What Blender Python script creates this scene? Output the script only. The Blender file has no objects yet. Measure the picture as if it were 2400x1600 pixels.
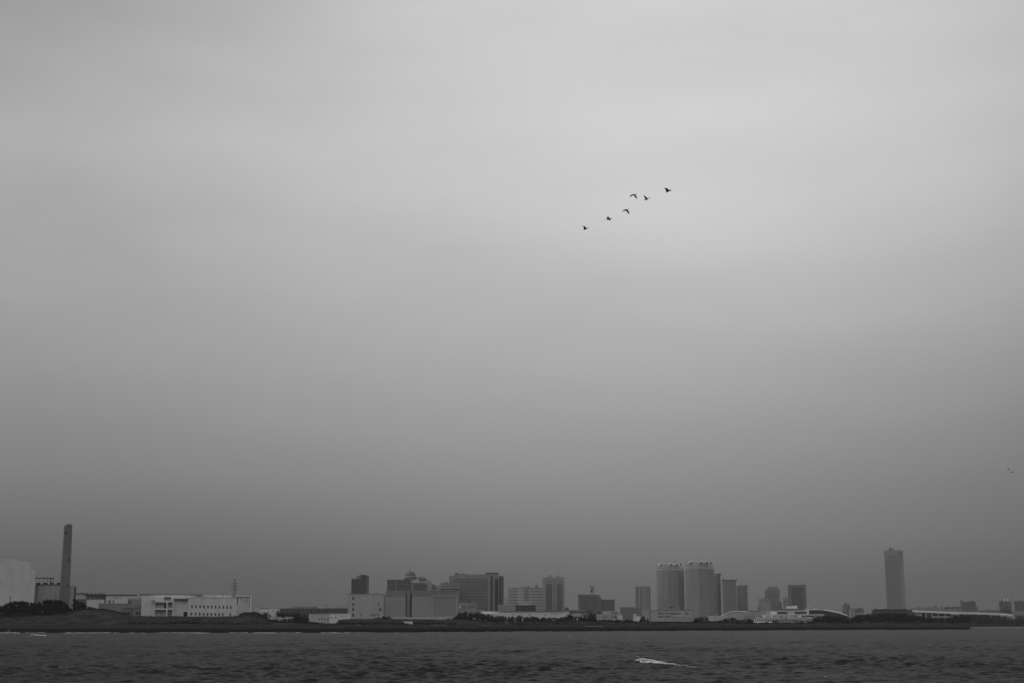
import bpy, bmesh, math, random
import numpy as np
from mathutils import Vector
random.seed(7); rng = np.random.default_rng(11)
C = bpy.context.scene.collection
S = bpy.context.scene
# ------------------------------------------------------------------ camera
H = 10.0; TH = math.atan(0.198); FPX = 3333.33
cam = bpy.data.cameras.new('camera'); cam.lens = 50; cam.sensor_width = 36; cam.sensor_fit = 'HORIZONTAL'
cam.clip_start = 1; cam.clip_end = 30000
co = bpy.data.objects.new('camera', cam); C.objects.link(co)
co.location = (0, 0, H); co.rotation_euler = (math.pi/2 + TH, 0, 0); S.camera = co
ct, st = math.cos(TH), math.sin(TH)
# ------------------------------------------------------------------ sky (overcast, black-and-white photograph) and sun
W = bpy.data.worlds.new('World'); S.world = W; W.use_nodes = True
nt = W.node_tree; nt.nodes.clear()
def N(t, **k):
    n = nt.nodes.new(t)
    for a, b in k.items(): setattr(n, a, b)
    return n
def L(a, b): nt.links.new(a, b)
def M(op, a, b=None, c=None):
    n = N('ShaderNodeMath', operation=op)
    for i, v in enumerate((a, b, c)):
        if v is None: continue
        if isinstance(v, (int, float)): n.inputs[i].default_value = v
        else: L(v, n.inputs[i])
    return n.outputs[0]
SUN_EL, SUN_ROT = math.radians(52), math.radians(-100)
tc = N('ShaderNodeTexCoord'); sep = N('ShaderNodeSeparateXYZ'); L(tc.outputs['Generated'], sep.inputs[0])
X_, Y_, Z_ = sep.outputs
ramp = N('ShaderNodeValToRGB'); ramp.color_ramp.interpolation = 'B_SPLINE'
RAMP = [(0, .122), (.03, .147), (.06, .192), (.10, .250), (.15, .305), (.20, .360), (.26, .406), (.32, .436), (.43, .456), (.6, .468), (1, .47)]
el = ramp.color_ramp.elements
for i, (p, v) in enumerate(RAMP):
    e = el[i] if i < 2 else el.new(p)
    e.position = p; e.color = (v, v, v, 1)
L(Z_, ramp.inputs[0])
SKYLOC = (0.04, 8.14, 4.05)
# broad rolls of cloud all the way round, and soft streaks in the cloud base
rollA = M('COSINE', M('MULTIPLY', M('SUBTRACT', X_, .125), 2*math.pi/1.022))
sB = M('ADD', M('MULTIPLY', X_, .423), M('MULTIPLY', Z_, -1.147))
rollB = M('COSINE', M('MULTIPLY', M('SUBTRACT', sB, .588), 2*math.pi))
mp = N('ShaderNodeMapping'); L(tc.outputs['Generated'], mp.inputs[0])
mp.inputs['Rotation'].default_value = (0, math.radians(11), 0); mp.inputs['Scale'].default_value = (2.6, 2.6, 9.5); mp.inputs['Location'].default_value = SKYLOC
nz = N('ShaderNodeTexNoise'); nz.inputs['Scale'].default_value = 1.0; nz.inputs['Detail'].default_value = 4.5; nz.inputs['Roughness'].default_value = .48
L(mp.outputs[0], nz.inputs['Vector'])
streak = M('MULTIPLY', M('SUBTRACT', nz.outputs['Fac'], .5), M('MINIMUM', M('MULTIPLY', M('MAXIMUM', Z_, 0), 2.2), .6))
mod = M('ADD', M('ADD', M('MULTIPLY', rollA, .248), M('MULTIPLY', rollB, .2)), M('ADD', M('MULTIPLY', streak, 1.0), 1.0))
cloud = M('MULTIPLY', M('MULTIPLY', ramp.outputs[0], mod), 10.0)
sky = N('ShaderNodeTexSky', sky_type='NISHITA', sun_disc=False, sun_elevation=SUN_EL, sun_rotation=SUN_ROT)
bw = N('ShaderNodeRGBToBW'); L(sky.outputs[0], bw.inputs[0])
tot = M('ADD', cloud, M('MULTIPLY', M('MINIMUM', bw.outputs[0], 6.0), .008))     # the clear sky leaks through the deck a little
bg = N('ShaderNodeBackground'); L(tot, bg.inputs['Color']); bg.inputs['Strength'].default_value = .1
ow = N('ShaderNodeOutputWorld'); L(bg.outputs[0], ow.inputs[0])
sl = bpy.data.lights.new('sun', 'SUN'); sl.energy = .5; sl.angle = math.radians(25); sl.color = (1, 1, 1)
so = bpy.data.objects.new('sun', sl); C.objects.link(so)
so.rotation_euler = Vector((-math.sin(SUN_ROT)*math.cos(SUN_EL), -math.cos(SUN_ROT)*math.cos(SUN_EL), -math.sin(SUN_EL))).to_track_quat('-Z', 'Y').to_euler()
so.location = (0, 0, 400)
vs = S.view_settings; vs.view_transform = 'Standard'; vs.look = 'None'; vs.exposure = 0; vs.gamma = 1; vs.use_curve_mapping = False
S.cycles.max_bounces = 4; S.cycles.volume_bounces = 0

# ------------------------------------------------------------------ materials (all neutral: the photograph is monochrome)
MATS = {}
def mat(name, v, rough=.7, var=.12, sc=(.12, .12, .05), spec=.3, fine=.0, bump=0.0):
    if name in MATS: return MATS[name]
    m = bpy.data.materials.new(name); m.use_nodes = True; t = m.node_tree; b = t.nodes['Principled BSDF']
    b.inputs['Roughness'].default_value = rough; b.inputs['Specular IOR Level'].default_value = spec
    g = t.nodes.new('ShaderNodeNewGeometry'); mpn = t.nodes.new('ShaderNodeMapping'); mpn.inputs['Scale'].default_value = sc
    t.links.new(g.outputs['Position'], mpn.inputs[0])
    n = t.nodes.new('ShaderNodeTexNoise'); n.inputs['Scale'].default_value = 1; n.inputs['Detail'].default_value = 5; n.inputs['Roughness'].default_value = .6
    t.links.new(mpn.outputs[0], n.inputs['Vector'])
    r = t.nodes.new('ShaderNodeValToRGB'); e = r.color_ramp.elements
    lo, hi = max(v*(1-var), 0), min(v*(1+var), .9)
    e[0].position = .3; e[1].position = .7; e[0].color = (lo, lo, lo, 1); e[1].color = (hi, hi, hi, 1)
    t.links.new(n.outputs['Fac'], r.inputs[0]); t.links.new(r.outputs[0], b.inputs['Base Color'])
    if bump:
        bp = t.nodes.new('ShaderNodeBump'); bp.inputs['Strength'].default_value = bump; bp.inputs['Distance'].default_value = .5
        t.links.new(n.outputs['Fac'], bp.inputs['Height']); t.links.new(bp.outputs[0], b.inputs['Normal'])
    MATS[name] = m; return m
WHITE = mat('white_painted_panel', .74); BRIGHT = mat('bright_white_paint', .86, var=.04)
PALE = mat('pale_concrete', .58); LIGHT = mat('light_grey_cladding', .46); MID = mat('mid_grey_concrete', .32)
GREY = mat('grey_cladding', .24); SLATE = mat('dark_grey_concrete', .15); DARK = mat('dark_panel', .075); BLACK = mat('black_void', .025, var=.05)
GLASS = mat('window_glass', .05, rough=.12, var=.2, spec=.5); GLASSM = mat('tinted_curtain_glass', .13, rough=.25, var=.12, spec=.4)
GLASSL = mat('pale_curtain_glass', .24, rough=.3, var=.1, spec=.4)
STEEL = mat('galvanised_steel', .22); BARK = mat('tree_bark', .07, sc=(2, 2, .5))
LEAF = mat('dark_pine_needles', .012, rough=.9, var=.55, sc=(.35, .35, .35), spec=.04)
LEAFB = mat('broad_leaves', .034, rough=.9, var=.5, sc=(.3, .3, .3), spec=.04)
GRASS = mat('rough_bank_grass', .039, rough=1, var=.5, sc=(.06, .05, .25), spec=.03)
STONE = mat('wet_revetment_stone', .010, rough=.9, var=.45, sc=(.5, .5, .8), spec=.02)
WALLC = mat('weathered_seawall_concrete', .026, rough=.9, var=.6, sc=(.035, .2, .9), spec=.08)
PARA = mat('salt_stained_parapet', .085, rough=.9, var=.75, sc=(.02, .1, .3), spec=.05)
PATH = mat('seawall_walk_concrete', .16, var=.3, sc=(.05, .2, .3)); FEATHER = mat('black_feathers', .012, rough=.6, var=.3, sc=(9, 9, 9))
SCRUB = mat('rank_scrub', .036, rough=1, var=.55, sc=(.08, .06, .3), spec=.02); SURF = mat('thin_surf_foam', .42, rough=1, var=.45, sc=(.15, .3, 1.5), spec=.1)
FOAM = mat('sea_foam', .8, rough=1, var=.2, sc=(1.5, 1.5, 1.5), spec=.1)

# ------------------------------------------------------------------ object helpers
def mesh(name, v, f, m, smooth=False):
    me = bpy.data.meshes.new(name); me.from_pydata([tuple(p) for p in v], [], [tuple(q) for q in f]); me.update()
    if m: me.materials.append(m)
    if smooth: me.shade_smooth()
    return me
def link(name, me, parent=None, loc=(0, 0, 0), kind=None, label=None):
    o = bpy.data.objects.new(name, me); C.objects.link(o)
    if parent is not None: o.parent = parent
    o.location = loc
    if kind: o['kind'] = kind
    if label: o['label'] = label
    return o
def tag(o, label, cat, group=None):
    o['label'] = label; o['category'] = cat
    if group: o['group'] = group
    return o
def empty(name, loc, ang=0): 
    o = bpy.data.objects.new(name, None); C.objects.link(o); o.location = loc; o.rotation_euler = (0, 0, ang); return o
BOXF = [(0, 1, 2, 3), (7, 6, 5, 4), (4, 5, 1, 0), (5, 6, 2, 1), (6, 7, 3, 2), (7, 4, 0, 3)]
def boxv(x0, x1, y0, y1, z0, z1):
    return [(x0, y1, z0), (x1, y1, z0), (x1, y0, z0), (x0, y0, z0), (x0, y1, z1), (x1, y1, z1), (x1, y0, z1), (x0, y0, z1)]
class MB:
    def __init__(s): s.v = []; s.f = []
    def add(s, v, f):
        k = len(s.v); s.v += list(v); s.f += [tuple(i+k for i in q) for q in f]; return s
    def box(s, x0, x1, y0, y1, z0, z1): return s.add(boxv(x0, x1, y0, y1, z0, z1), BOXF)
    def prism(s, poly, z0, z1, top=None):
        n = len(poly); top = top or poly
        s.add([(x, y, z0) for x, y in poly] + [(x, y, z1) for x, y in top],
              [(i, (i+1) % n, n+(i+1) % n, n+i) for i in range(n)] + [tuple(range(n))[::-1], tuple(range(n, 2*n))]); return s
    def bar(s, a, b, r):
        a, b = Vector(a), Vector(b); d = (b-a).normalized(); u = d.cross(Vector((.3, .5, .81))).normalized()*r; w = d.cross(u).normalized()*r
        ring = [u, w, -u, -w]
        s.add([a+q for q in ring] + [b+q for q in ring], [(i, (i+1) % 4, 4+(i+1) % 4, 4+i) for i in range(4)] + [(3, 2, 1, 0), (4, 5, 6, 7)]); return s
    def lathe(s, cx, cy, prof, n=20, a0=0, a1=2*math.pi):
        k = len(s.v); full = abs(a1-a0-2*math.pi) < 1e-6; cols = n if full else n+1
        for r, z in prof:
            for i in range(cols):
                a = a0+(a1-a0)*i/n; s.v.append((cx+r*math.cos(a), cy+r*math.sin(a), z))
        for j in range(len(prof)-1):
            for i in range(n):
                i2 = (i+1) % cols; s.f.append((k+j*cols+i, k+j*cols+i2, k+(j+1)*cols+i2, k+(j+1)*cols+i))
        return s
    def build(s, name, m, parent=None, loc=(0, 0, 0), kind=None, label=None, smooth=False):
        return link(name, mesh(name, s.v, s.f, m, smooth), parent, loc, kind, label)
def ray(px, py):
    x = (px-1200)/FPX; y = (800-py)/FPX
    return np.array([x, ct-y*st, st+y*ct])
def at(px, py, D):
    d = ray(px, py); t = D/d[1]; return Vector((d[0]*t, D, H+d[2]*t))
BOXES = {}
class B:
    """a building: an Empty at its base; local x to the right along the front, y into the depth, z up; sizes read off photo measurements"""
    def __init__(s, name, label, cat, pL, pR, D, yaw=0, zb=6.5, group=None, ref=1440):
        c = at((pL+pR)/2, ref, D); r = Vector((c.x, c.y)).normalized(); a = math.atan2(-r.x, r.y)+math.radians(yaw)
        s.rv = np.array([math.cos(a), math.sin(a)]); s.nv = np.array([-math.sin(a), math.cos(a)]); s.zb = zb
        s.O = np.array([c.x, c.y]); u, _ = s.uz(pL, ref); s.O = s.O+s.rv*u; s.w = s.uz(pR, ref)[0]
        s.root = empty(name, (s.O[0], s.O[1], zb), a); tag(s.root, label, cat, group)
    def uz(s, px, py, y0=0):
        d = ray(px, py); O = s.O+s.nv*y0; t = (O @ s.nv)/(d[:2] @ s.nv); P = d[:2]*t-O
        return float(P @ s.rv), float(H+d[2]*t-s.zb)
    def u(s, px, ref=1440, y0=0): return s.uz(px, ref, y0)[0]
    def z(s, py, px=None, y0=0):
        px = px if px is not None else 1200+3333*s.O[0]/s.O[1]
        return s.uz(px, py, y0)[1]
    def lbox(s, name, m, u0, u1, z0, z1, y0, y1, parent=None, label=None):
        k = (round(u1-u0, 2), round(y1-y0, 2), round(z1-z0, 2), m.name)
        if k not in BOXES: BOXES[k] = mesh(name, *(lambda b: (b.v, b.f))(MB().box(0, k[0], 0, k[1], 0, k[2])), m)
        p = parent or s.root; off = Vector(parent.location) if parent else Vector((0, 0, 0))
        return link(name, BOXES[k], p, Vector((u0, y0, z0))-off, label=label)
    def box(s, name, m, pa, pb, ya, yb=None, y0=0, dep=12, ref=None, parent=None, label=None):
        """pa..pb columns, ya top row, yb bottom row (None = ground); y0 = set-back of the front, dep = depth"""
        rf = ref if ref is not None else (yb if yb is not None else 1440)
        pm = (pa+pb)/2
        u0, u1 = s.u(pa, rf, y0), s.u(pb, rf, y0); z1 = s.z(ya, pm, y0); z0 = s.z(yb, pm, y0) if yb is not None else -1.0
        return s.lbox(name, m, u0, u1, z0, z1, y0, y0+dep, parent, label)
    def wall(s, name, m, pa, pb, ya, holes, y0=0, dep=20, reveal=.7, yb=None, ref=1440, label=None):
        """box whose front has real openings; holes = (pa, pb, ya, yb)"""
        u0, u1 = s.u(pa, ref, y0), s.u(pb, ref, y0); z1 = s.z(ya, (pa+pb)/2, y0); z0 = s.z(yb, (pa+pb)/2, y0) if yb else -1.0
        hs = [(s.u(a, (c+d)/2, y0), s.u(b, (c+d)/2, y0), s.z(d, a, y0), s.z(c, a, y0)) for a, b, c, d in holes]
        us = sorted({u0, u1} | {h[0] for h in hs} | {h[1] for h in hs}); zs = sorted({z0, z1} | {h[2] for h in hs} | {h[3] for h in hs})
        q = MB()
        for i in range(len(us)-1):
            for j in range(len(zs)-1):
                cu, cz = (us[i]+us[i+1])/2, (zs[j]+zs[j+1])/2
                if any(h[0] < cu < h[1] and h[2] < cz < h[3] for h in hs): continue
                q.add([(us[i], y0, zs[j]), (us[i+1], y0, zs[j]), (us[i+1], y0, zs[j+1]), (us[i], y0, zs[j+1])], [(0, 1, 2, 3)])
        for a, b, c, d in hs:
            y1 = y0+reveal+.4
            q.add([(a, y0, c), (b, y0, c), (b, y0, d), (a, y0, d), (a, y1, c), (b, y1, c), (b, y1, d), (a, y1, d)],
                  [(0, 4, 5, 1), (1, 5, 6, 2), (2, 6, 7, 3), (3, 7, 4, 0)])
        v = boxv(u0, u1, y0, y0+dep, z0, z1); q.add(v, [(3, 7, 4, 0), (1, 5, 6, 2), (0, 4, 5, 1), (4, 7, 6, 5)])
        return q.build(name, m, s.root, label=label), hs
    def windows(s, hs, m, name='window', y0=0, reveal=.7):
        return [s.lbox(name, m, a+.02, b-.02, c+.02, d-.02, y0+reveal, y0+reveal+.3) for a, b, c, d in hs]
    def bands(s, name, m, pa, pb, ya, yb, pitch, frac=.5, y0=-.5, dep=.55, ref=1440):
        n = max(1, int(round((yb-ya)/pitch))); pm = (pa+pb)/2; u0, u1 = s.u(pa, ref), s.u(pb, ref)
        zt, zl = s.z(ya, pm), s.z(yb, pm); p = (zt-zl)/n
        for i in range(n): s.lbox(name, m, u0, u1, zt-i*p-p*frac, zt-i*p, y0, y0+dep)
    def fins(s, name, m, pa, pb, ya, yb, n, frac=.4, y0=-.5, dep=.55, ref=1440):
        pm = (pa+pb)/2; u0, u1 = s.u(pa, ref), s.u(pb, ref); p = (u1-u0)/n; z1, z0 = s.z(ya, pm), s.z(yb, pm)
        for i in range(n+1): s.lbox(name, m, u0+i*p-p*frac/2, u0+i*p+p*frac/2, z0, z1, y0, y0+dep)
    def grid(s, m, pa, pb, ya, yb, nu, nz_, fu=.55, fz=.5, y0=-.12, dep=.2, ref=1440, name='window'):
        pm = (pa+pb)/2; u0, u1 = s.u(pa, ref), s.u(pb, ref); z1, z0 = s.z(ya, pm), s.z(yb, pm); p = (u1-u0)/nu; q = (z1-z0)/nz_
        for i in range(nu):
            for j in range(nz_):
                s.lbox(name, m, u0+(i+.5-fu/2)*p, u0+(i+.5+fu/2)*p, z0+(j+.5-fz/2)*q, z0+(j+.5+fz/2)*q, y0, y0+dep)
    def clutter(s, m, pa, pb, py, n, h=3.0, seed=1, y0=3, name='roof_unit'):
        R = random.Random(seed); z0 = s.z(py, (pa+pb)/2)-.05; u0, u1 = s.u(pa), s.u(pb)
        for i in range(n):
            w = R.uniform(.4, 1)*(u1-u0)/n*.8; a = u0+(u1-u0)*i/n+R.uniform(0, .3)*w; s.lbox(name, m, a, a+w, z0, z0+h*R.uniform(.5, 1), y0, y0+R.uniform(3, 8))
# ------------------------------------------------------------------ land
def q2px(q): return 1200+3398*q
def px2q(px): return (px-1200)/3398
COAST = [(-3500, 1590), (800, 1590), (1000, 1680), (1300, 1840), (1700, 2030), (1950, 2222), (2271.5, 2380), (2272.5, 3900), (2700, 3950), (6000, 4200)]
BANK = [(-3500, 1441), (0, 1441), (100, 1440), (160, 1434), (195, 1430), (240, 1429.5), (262, 1433), (285, 1438), (310, 1442), (360, 1443.5), (430, 1444), (445, 1445), (555, 1444.5),
        (570, 1438), (600, 1437), (612, 1442), (628, 1452), (642, 1457), (720, 1458.5), (727, 1456), (745, 1458), (765, 1461), (788, 1460), (794, 1451.5), (820, 1450.5), (900, 1450),
        (1000, 1451), (1080, 1452), (1110, 1453.5), (1140, 1456.5), (1300, 1456.5), (1500, 1457.5), (1700, 1459.5), (1800, 1460.5), (2000, 1459.5), (2271.5, 1459), (2272.5, 1461.5), (2700, 1461), (6000, 1461)]
cpx, cD = np.array(COAST).T; bpx, bpy_ = np.array(BANK).T
def coast(px): return np.interp(px, cpx, cD)
def bankz(px): 
    D = coast(px)+115; return H-(np.interp(px, bpx, bpy_)-1460)/FPX*D*1.0
CREST = 8.3
def landz(px, s):
    bz = bankz(px); far = px > 2272
    crest = np.where(far, 4.5, CREST)
    z = np.where(s < 0, s*.3, np.where(s < 14, s*4.3/14, np.where(s < 15.5, 4.3, np.where(s < 27, 4.3+(s-15.5)/11.5*(crest-4.3), crest))))
    up = np.clip((s-52)/60, 0, 1); up = up*up*(3-2*up)
    dn = np.clip((s-150)/90, 0, 1); dn = dn*dn*(3-2*dn)
    h = crest+(bz-crest)*up; h = h+(6.4-h)*dn
    return np.where(s < 45, z, h)
cols = np.concatenate([np.linspace(-2000, -260, 24), np.arange(-250, 2271.5, 3.0), [2271.5, 2272.5], np.arange(2276, 2500, 4), np.linspace(2520, 4400, 16)])
rows = np.array([52, 58, 64, 70, 76, 82, 88, 94, 100, 106, 112, 120, 130, 142, 156, 175, 200, 225, 245, 300, 500, 900, 1600, 2400, 3400, 4400], float)
SEED = rng.random((3, 64))
def bumpy(x, y, k): 
    h = 0
    for i in range(7):
        a = SEED[0, i+k*7]*6.28; f = .05*1.75**i; h = h+np.sin((x*math.cos(a)+y*math.sin(a))*f+SEED[1, i+k*7]*6.28)*.55**i
    return h
def sheet(name, m, rowlist, noise=.0, kind='structure'):
    P = np.repeat(cols[None], len(rowlist), 0); Sg = np.repeat(np.array(rowlist)[:, None], len(cols), 1)
    D = np.minimum(coast(P)+Sg, 7000); X = px2q(P)*D; Z = landz(P, Sg)
    if noise: Z = Z+noise*bumpy(X, D, 1)*np.clip((Sg-52)/20, 0, 1)*np.clip((400-Sg)/200, 0, 1)
    v = np.stack([X, D, Z], -1).reshape(-1, 3); n = len(cols)
    f = [(j*n+i, j*n+i+1, (j+1)*n+i+1, (j+1)*n+i) for j in range(len(rowlist)-1) for i in range(n-1)]
    return link(name, mesh(name, v, f, m, True), kind=kind)
sheet('ground', GRASS, [45]+list(rows), .28)
sheet('seawall', WALLC, [14, 15.5, 18, 21, 24, 27, 33])
sheet('promenade', PATH, [33, 39, 45])
def toe():
    R = np.random.default_rng(5); v = []; f = []
    px = -240
    q = MB()
    for k in range(5200):
        p = R.uniform(-240, 2274); s = R.uniform(-1, 15); 
        D = float(coast(p))+s; x = float(px2q(p))*D; z = float(landz(np.array(p), np.array(s))); r = R.uniform(.5, 1.3)
        a = R.uniform(0, 6.28, 6); pts = []
        for i in range(5): pts.append((x+r*math.cos(i*1.257+a[0])*R.uniform(.7, 1.3), D+r*math.sin(i*1.257+a[0])*R.uniform(.7, 1.2), z-.4+R.uniform(-.1, .2)))
        pts.append((x+R.uniform(-.3, .3), D+R.uniform(-.3, .3), z+r*R.uniform(.35, .8)))
        q.add(pts, [(i, (i+1) % 5, 5) for i in range(5)])
    q.build('revetment_stones', STONE, kind='stuff')
sheet('revetment_slope', STONE, [-7, -3, 0, 3, 6, 9, 12, 14])
toe()
# ------------------------------------------------------------------ sea
def whitecap_line(px): return 377-34*(px-1488)/132.0
def whitecap_height(px): return np.interp(px, [1480, 1488, 1497, 1506, 1522, 1545, 1570, 1600, 1650], [.2, .75, 1.12, 1.22, 1.1, .75, .42, .2, 0])
def sea():
    R = np.random.default_rng(3)
    ys = [150.0]
    while ys[-1] < 4500: ys.append(ys[-1]+max(.72, ys[-1]*.0023 if ys[-1] < 1900 else ys[-1]*.012))
    ys = np.array(ys); qs = np.arange(-.43, .4301, .00155)
    Q, Y = np.meshgrid(qs, ys); X = Q*Y; dy = np.gradient(ys)[:, None]; dx = Y*.00155; sp = np.maximum(dy*.6, dx)
    Z = np.zeros_like(X)
    for k in range(64):
        lam = 1.3*(8.0/1.3)**(k/63.0); kk = 6.2832/lam
        th = math.radians(-97+R.normal(0, 19))
        a = .0155*lam**.5*R.uniform(.5, 1.2)
        fade = np.clip(lam/(sp*2.6)-.7, 0, 1)
        ph = R.uniform(0, 6.28); Z += a*fade*np.sin(kk*(X*math.cos(th)+Y*math.sin(th))+ph)
    sg = np.sqrt((Z[:400]**2).mean()); gust = 1+.35*np.sin(X/61+Y/47+1)*np.sin(X/33-Y/83)
    Z = (Z+.16*Z*Z/sg)*gust*.92
    # the one larger wave that is breaking
    PX = q2px(Q); t = (PX-1488)/132.0; w = np.clip((PX-1480)/9, 0, 1)*np.clip((1650-PX)/60, 0, 1); w = w*w*(3-2*w)
    yy = Y-whitecap_line(PX); hgt = whitecap_height(PX)
    Z = Z*(1-.75*w*np.exp(-(yy/7)**2))+w*hgt*np.exp(-np.where(yy > 0, yy/3.8, yy/1.9)**2)-.30*w*np.exp(-((yy+5)/2.6)**2)
    global SEAH
    SEAH = (ys, qs, Z)
    n = len(qs); v = np.stack([X, Y, Z], -1).reshape(-1, 3).astype(np.float32)
    ii = (np.arange(len(ys)-1)[:, None]*n+np.arange(n-1)[None]).reshape(-1)
    f = np.stack([ii, ii+1, ii+n+1, ii+n], -1)
    base = len(v); ext = np.array([(-5200, -700, -1.6), (5200, -700, -1.6), (5200, 7000, -1.6), (-5200, 7000, -1.6)], np.float32)
    v = np.concatenate([v, ext]); f = np.concatenate([f, [[base, base+1, base+2, base+3]]]).astype(np.int32)
    me = bpy.data.meshes.new('sea'); me.vertices.add(len(v)); me.vertices.foreach_set('co', v.ravel())
    me.loops.add(f.size); me.loops.foreach_set('vertex_index', f.ravel()); me.polygons.add(len(f))
    me.polygons.foreach_set('loop_start', np.arange(0, f.size, 4, dtype=np.int32)); me.polygons.foreach_set('loop_total', np.full(len(f), 4, np.int32))
    me.update(calc_edges=True); me.shade_smooth()
    m = bpy.data.materials.new('sea_water'); m.use_nodes = True; t = m.node_tree; b = t.nodes['Principled BSDF']
    b.inputs['Base Color'].default_value = (0.021, .021, .021, 1); b.inputs['Roughness'].default_value = .38; b.inputs['IOR'].default_value = 1.333; b.inputs['Specular IOR Level'].default_value = .05
    g = t.nodes.new('ShaderNodeNewGeometry'); prev = None
    for sc, dist, stg in (((.55, 1.3, 1), .42, 1.0), ((.10, .42, 1), 1.1, 1.0)):
        mp_ = t.nodes.new('ShaderNodeMapping'); mp_.inputs['Scale'].default_value = sc; mp_.inputs['Rotation'].default_value = (0, 0, .12); t.links.new(g.outputs['Position'], mp_.inputs[0])
        nn = t.nodes.new('ShaderNodeTexNoise'); nn.inputs['Scale'].default_value = 1; nn.inputs['Detail'].default_value = 4; t.links.new(mp_.outputs[0], nn.inputs['Vector'])
        bp = t.nodes.new('ShaderNodeBump'); bp.inputs['Strength'].default_value = stg; bp.inputs['Distance'].default_value = dist
        t.links.new(nn.outputs['Fac'], bp.inputs['Height'])
        if prev: t.links.new(prev.outputs[0], bp.inputs['Normal'])
        prev = bp
    t.links.new(prev.outputs[0], b.inputs['Normal'])
    me.materials.append(m); link('sea', me, kind='structure')
sea()
def seaz(x, y):
    ys, qs, Z = SEAH; j = np.clip(np.searchsorted(ys, y)-1, 0, len(ys)-2); i = np.clip(np.searchsorted(qs, x/y)-1, 0, len(qs)-2)
    fy = (y-ys[j])/(ys[j+1]-ys[j]); fx = (x/y-qs[i])/(qs[i+1]-qs[i])
    return (Z[j, i]*(1-fx)+Z[j, i+1]*fx)*(1-fy)+(Z[j+1, i]*(1-fx)+Z[j+1, i+1]*fx)*fy
def foam_patch(q, pts, R):
    """ragged little scraps of foam lying on the water at (x, y, size) points"""
    for x, y, r in pts:
        a = R.uniform(0, 6.28); n = 6; ring = []
        for i in range(n):
            t = a+i*6.283/n; rr = r*R.uniform(.55, 1.25); xx, yy = x+rr*1.5*math.cos(t), y+rr*math.sin(t); ring.append((xx, yy, float(seaz(xx, yy))+.02))
        q.add(ring+[(x, y, float(seaz(x, y))+.06+.28*r)], [(i, (i+1) % n, n) for i in range(n)])
def foam():
    R = random.Random(21); q = MB(); pts = []
    for k in range(1050):
        px = R.triangular(1487, 1592, 1506) if k < 700 else R.uniform(1528, 1630)
        t = (px-1487)/139; strand = R.random(); lo = .15+2.6*(1-.72*min(1, t*1.1))
        if strand < .40: f = R.gauss(.10, .10)
        elif strand < .72: f = R.gauss(.85-.2*t, .10)
        else: f = R.uniform(0, 1)
        if t > .35 and f < .45 and R.random() < min(.9, (t-.35)*2.2): continue
        if R.random() < .6 and math.sin(px*.8+f*6)+math.sin(px*.31-f*10) > .25: continue
        if t < .1: f *= t/.1
        y = whitecap_line(px)+.25-f*lo; x = px2q(px)*y
        pts.append((float(x), float(y), R.uniform(.05, .17)*(1-.35*min(t, 1))))
    foam_patch(q, pts, R); q.build('breaking_wave_foam', FOAM, kind='stuff')
    q = MB()      # small far whitecaps
    for px, py, w in [(430, 1489, 10), (72, 1489, 14), (110, 1501, 6), (282, 1494, 8), (205, 1489, 14), (620, 1487, 10), (1612, 1498, 8), (1812, 1511, 8), (1458, 1530, 8), (40, 1510, 6), (160, 1559, 30),
                      (470, 1558, 26), (520, 1557, 18), (705, 1511, 7), (560, 1484, 18), (800, 1487, 9), (950, 1486, 7), (2390, 1483, 5), (2360, 1487, 6), (1180, 1497, 6), (1020, 1512, 5), (2010, 1486, 8), (1900, 1498, 5)]+[(R.uniform(0, 2400), 1484+110*R.random()**1.8, R.uniform(3, 8)) for _ in range(46)]:
        D = 33333/(py-1460); x0 = (px-1200)/3398*D; wid = w*D/3398
        p2 = [(x0+R.uniform(-.5, .5)*wid, D+R.uniform(-1, 1)*D*.0035, R.uniform(.25, .6)*min(.6, wid*.12)*(.5 if 150 < px < 530 and py > 1550 else 1)) for _ in range(16)]
        foam_patch(q, p2, R)
    q.build('whitecap_foam', FOAM, kind='stuff')
    # surf breaking along the toe of the seawall: low ragged lumps of foam, patchy
    q = MB(); p = -240.0
    while p < 2272:
        D = float(coast(p)); w = max(0, .52+.6*math.sin(p*.031+1)+.5*math.sin(p*.083)+.35*math.sin(p*.21))*(.62 if p < 820 else .30)
        for k in range(4 if p < 900 else 2):
            if R.random() > w*.9: continue
            d = D-R.uniform(1, 9)-(55+50*math.sin(p*.043)+35*math.sin(p*.117+2))*(R.random()**1.5 if p < 820 else .12*R.random()); x = px2q(p+R.uniform(-1, 1))*d; r = R.uniform(.3, .8)*(1 if p < 820 else .8); hh = R.uniform(.15, 1.1)*(.9 if p < 820 else .6)
            ring = [(x+r*1.6*math.cos(i*1.047)*R.uniform(.7, 1.3), d+r*math.sin(i*1.047), -.3) for i in range(6)]
            q.add(ring+[(x, d, hh)], [(i, (i+1) % 6, 6) for i in range(6)])
        p += .8
    for p in np.arange(2274, 2420, .7):
        D = float(coast(p))-R.uniform(2, 60); x = px2q(p)*D
        if R.random() < .7: q.add([(x+2.2*math.cos(i*1.047), D+2*math.sin(i*1.047), -.2) for i in range(6)]+[(x, D, R.uniform(.4, 1.3))], [(i, (i+1) % 6, 6) for i in range(6)])
    q.build('surf_foam', SURF, kind='stuff')
    # long tongue of foam at the far left and thrown spray
    q = MB(); pts = []
    for k in range(170):
        t = R.random(); px = 74+36*t; py = 1484.2+2.6*math.sin(min(1, t*1.4)*1.57)+R.uniform(-.5, .5); D = 33333/(py-1460); pts.append(((px-1200)/3398*D, D, R.uniform(.25, .55)))
    foam_patch(q, pts, R); q.build('foam_tongue', FOAM, kind='stuff')
    q = MB(); c = at(20, 1478, 1588)
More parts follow.
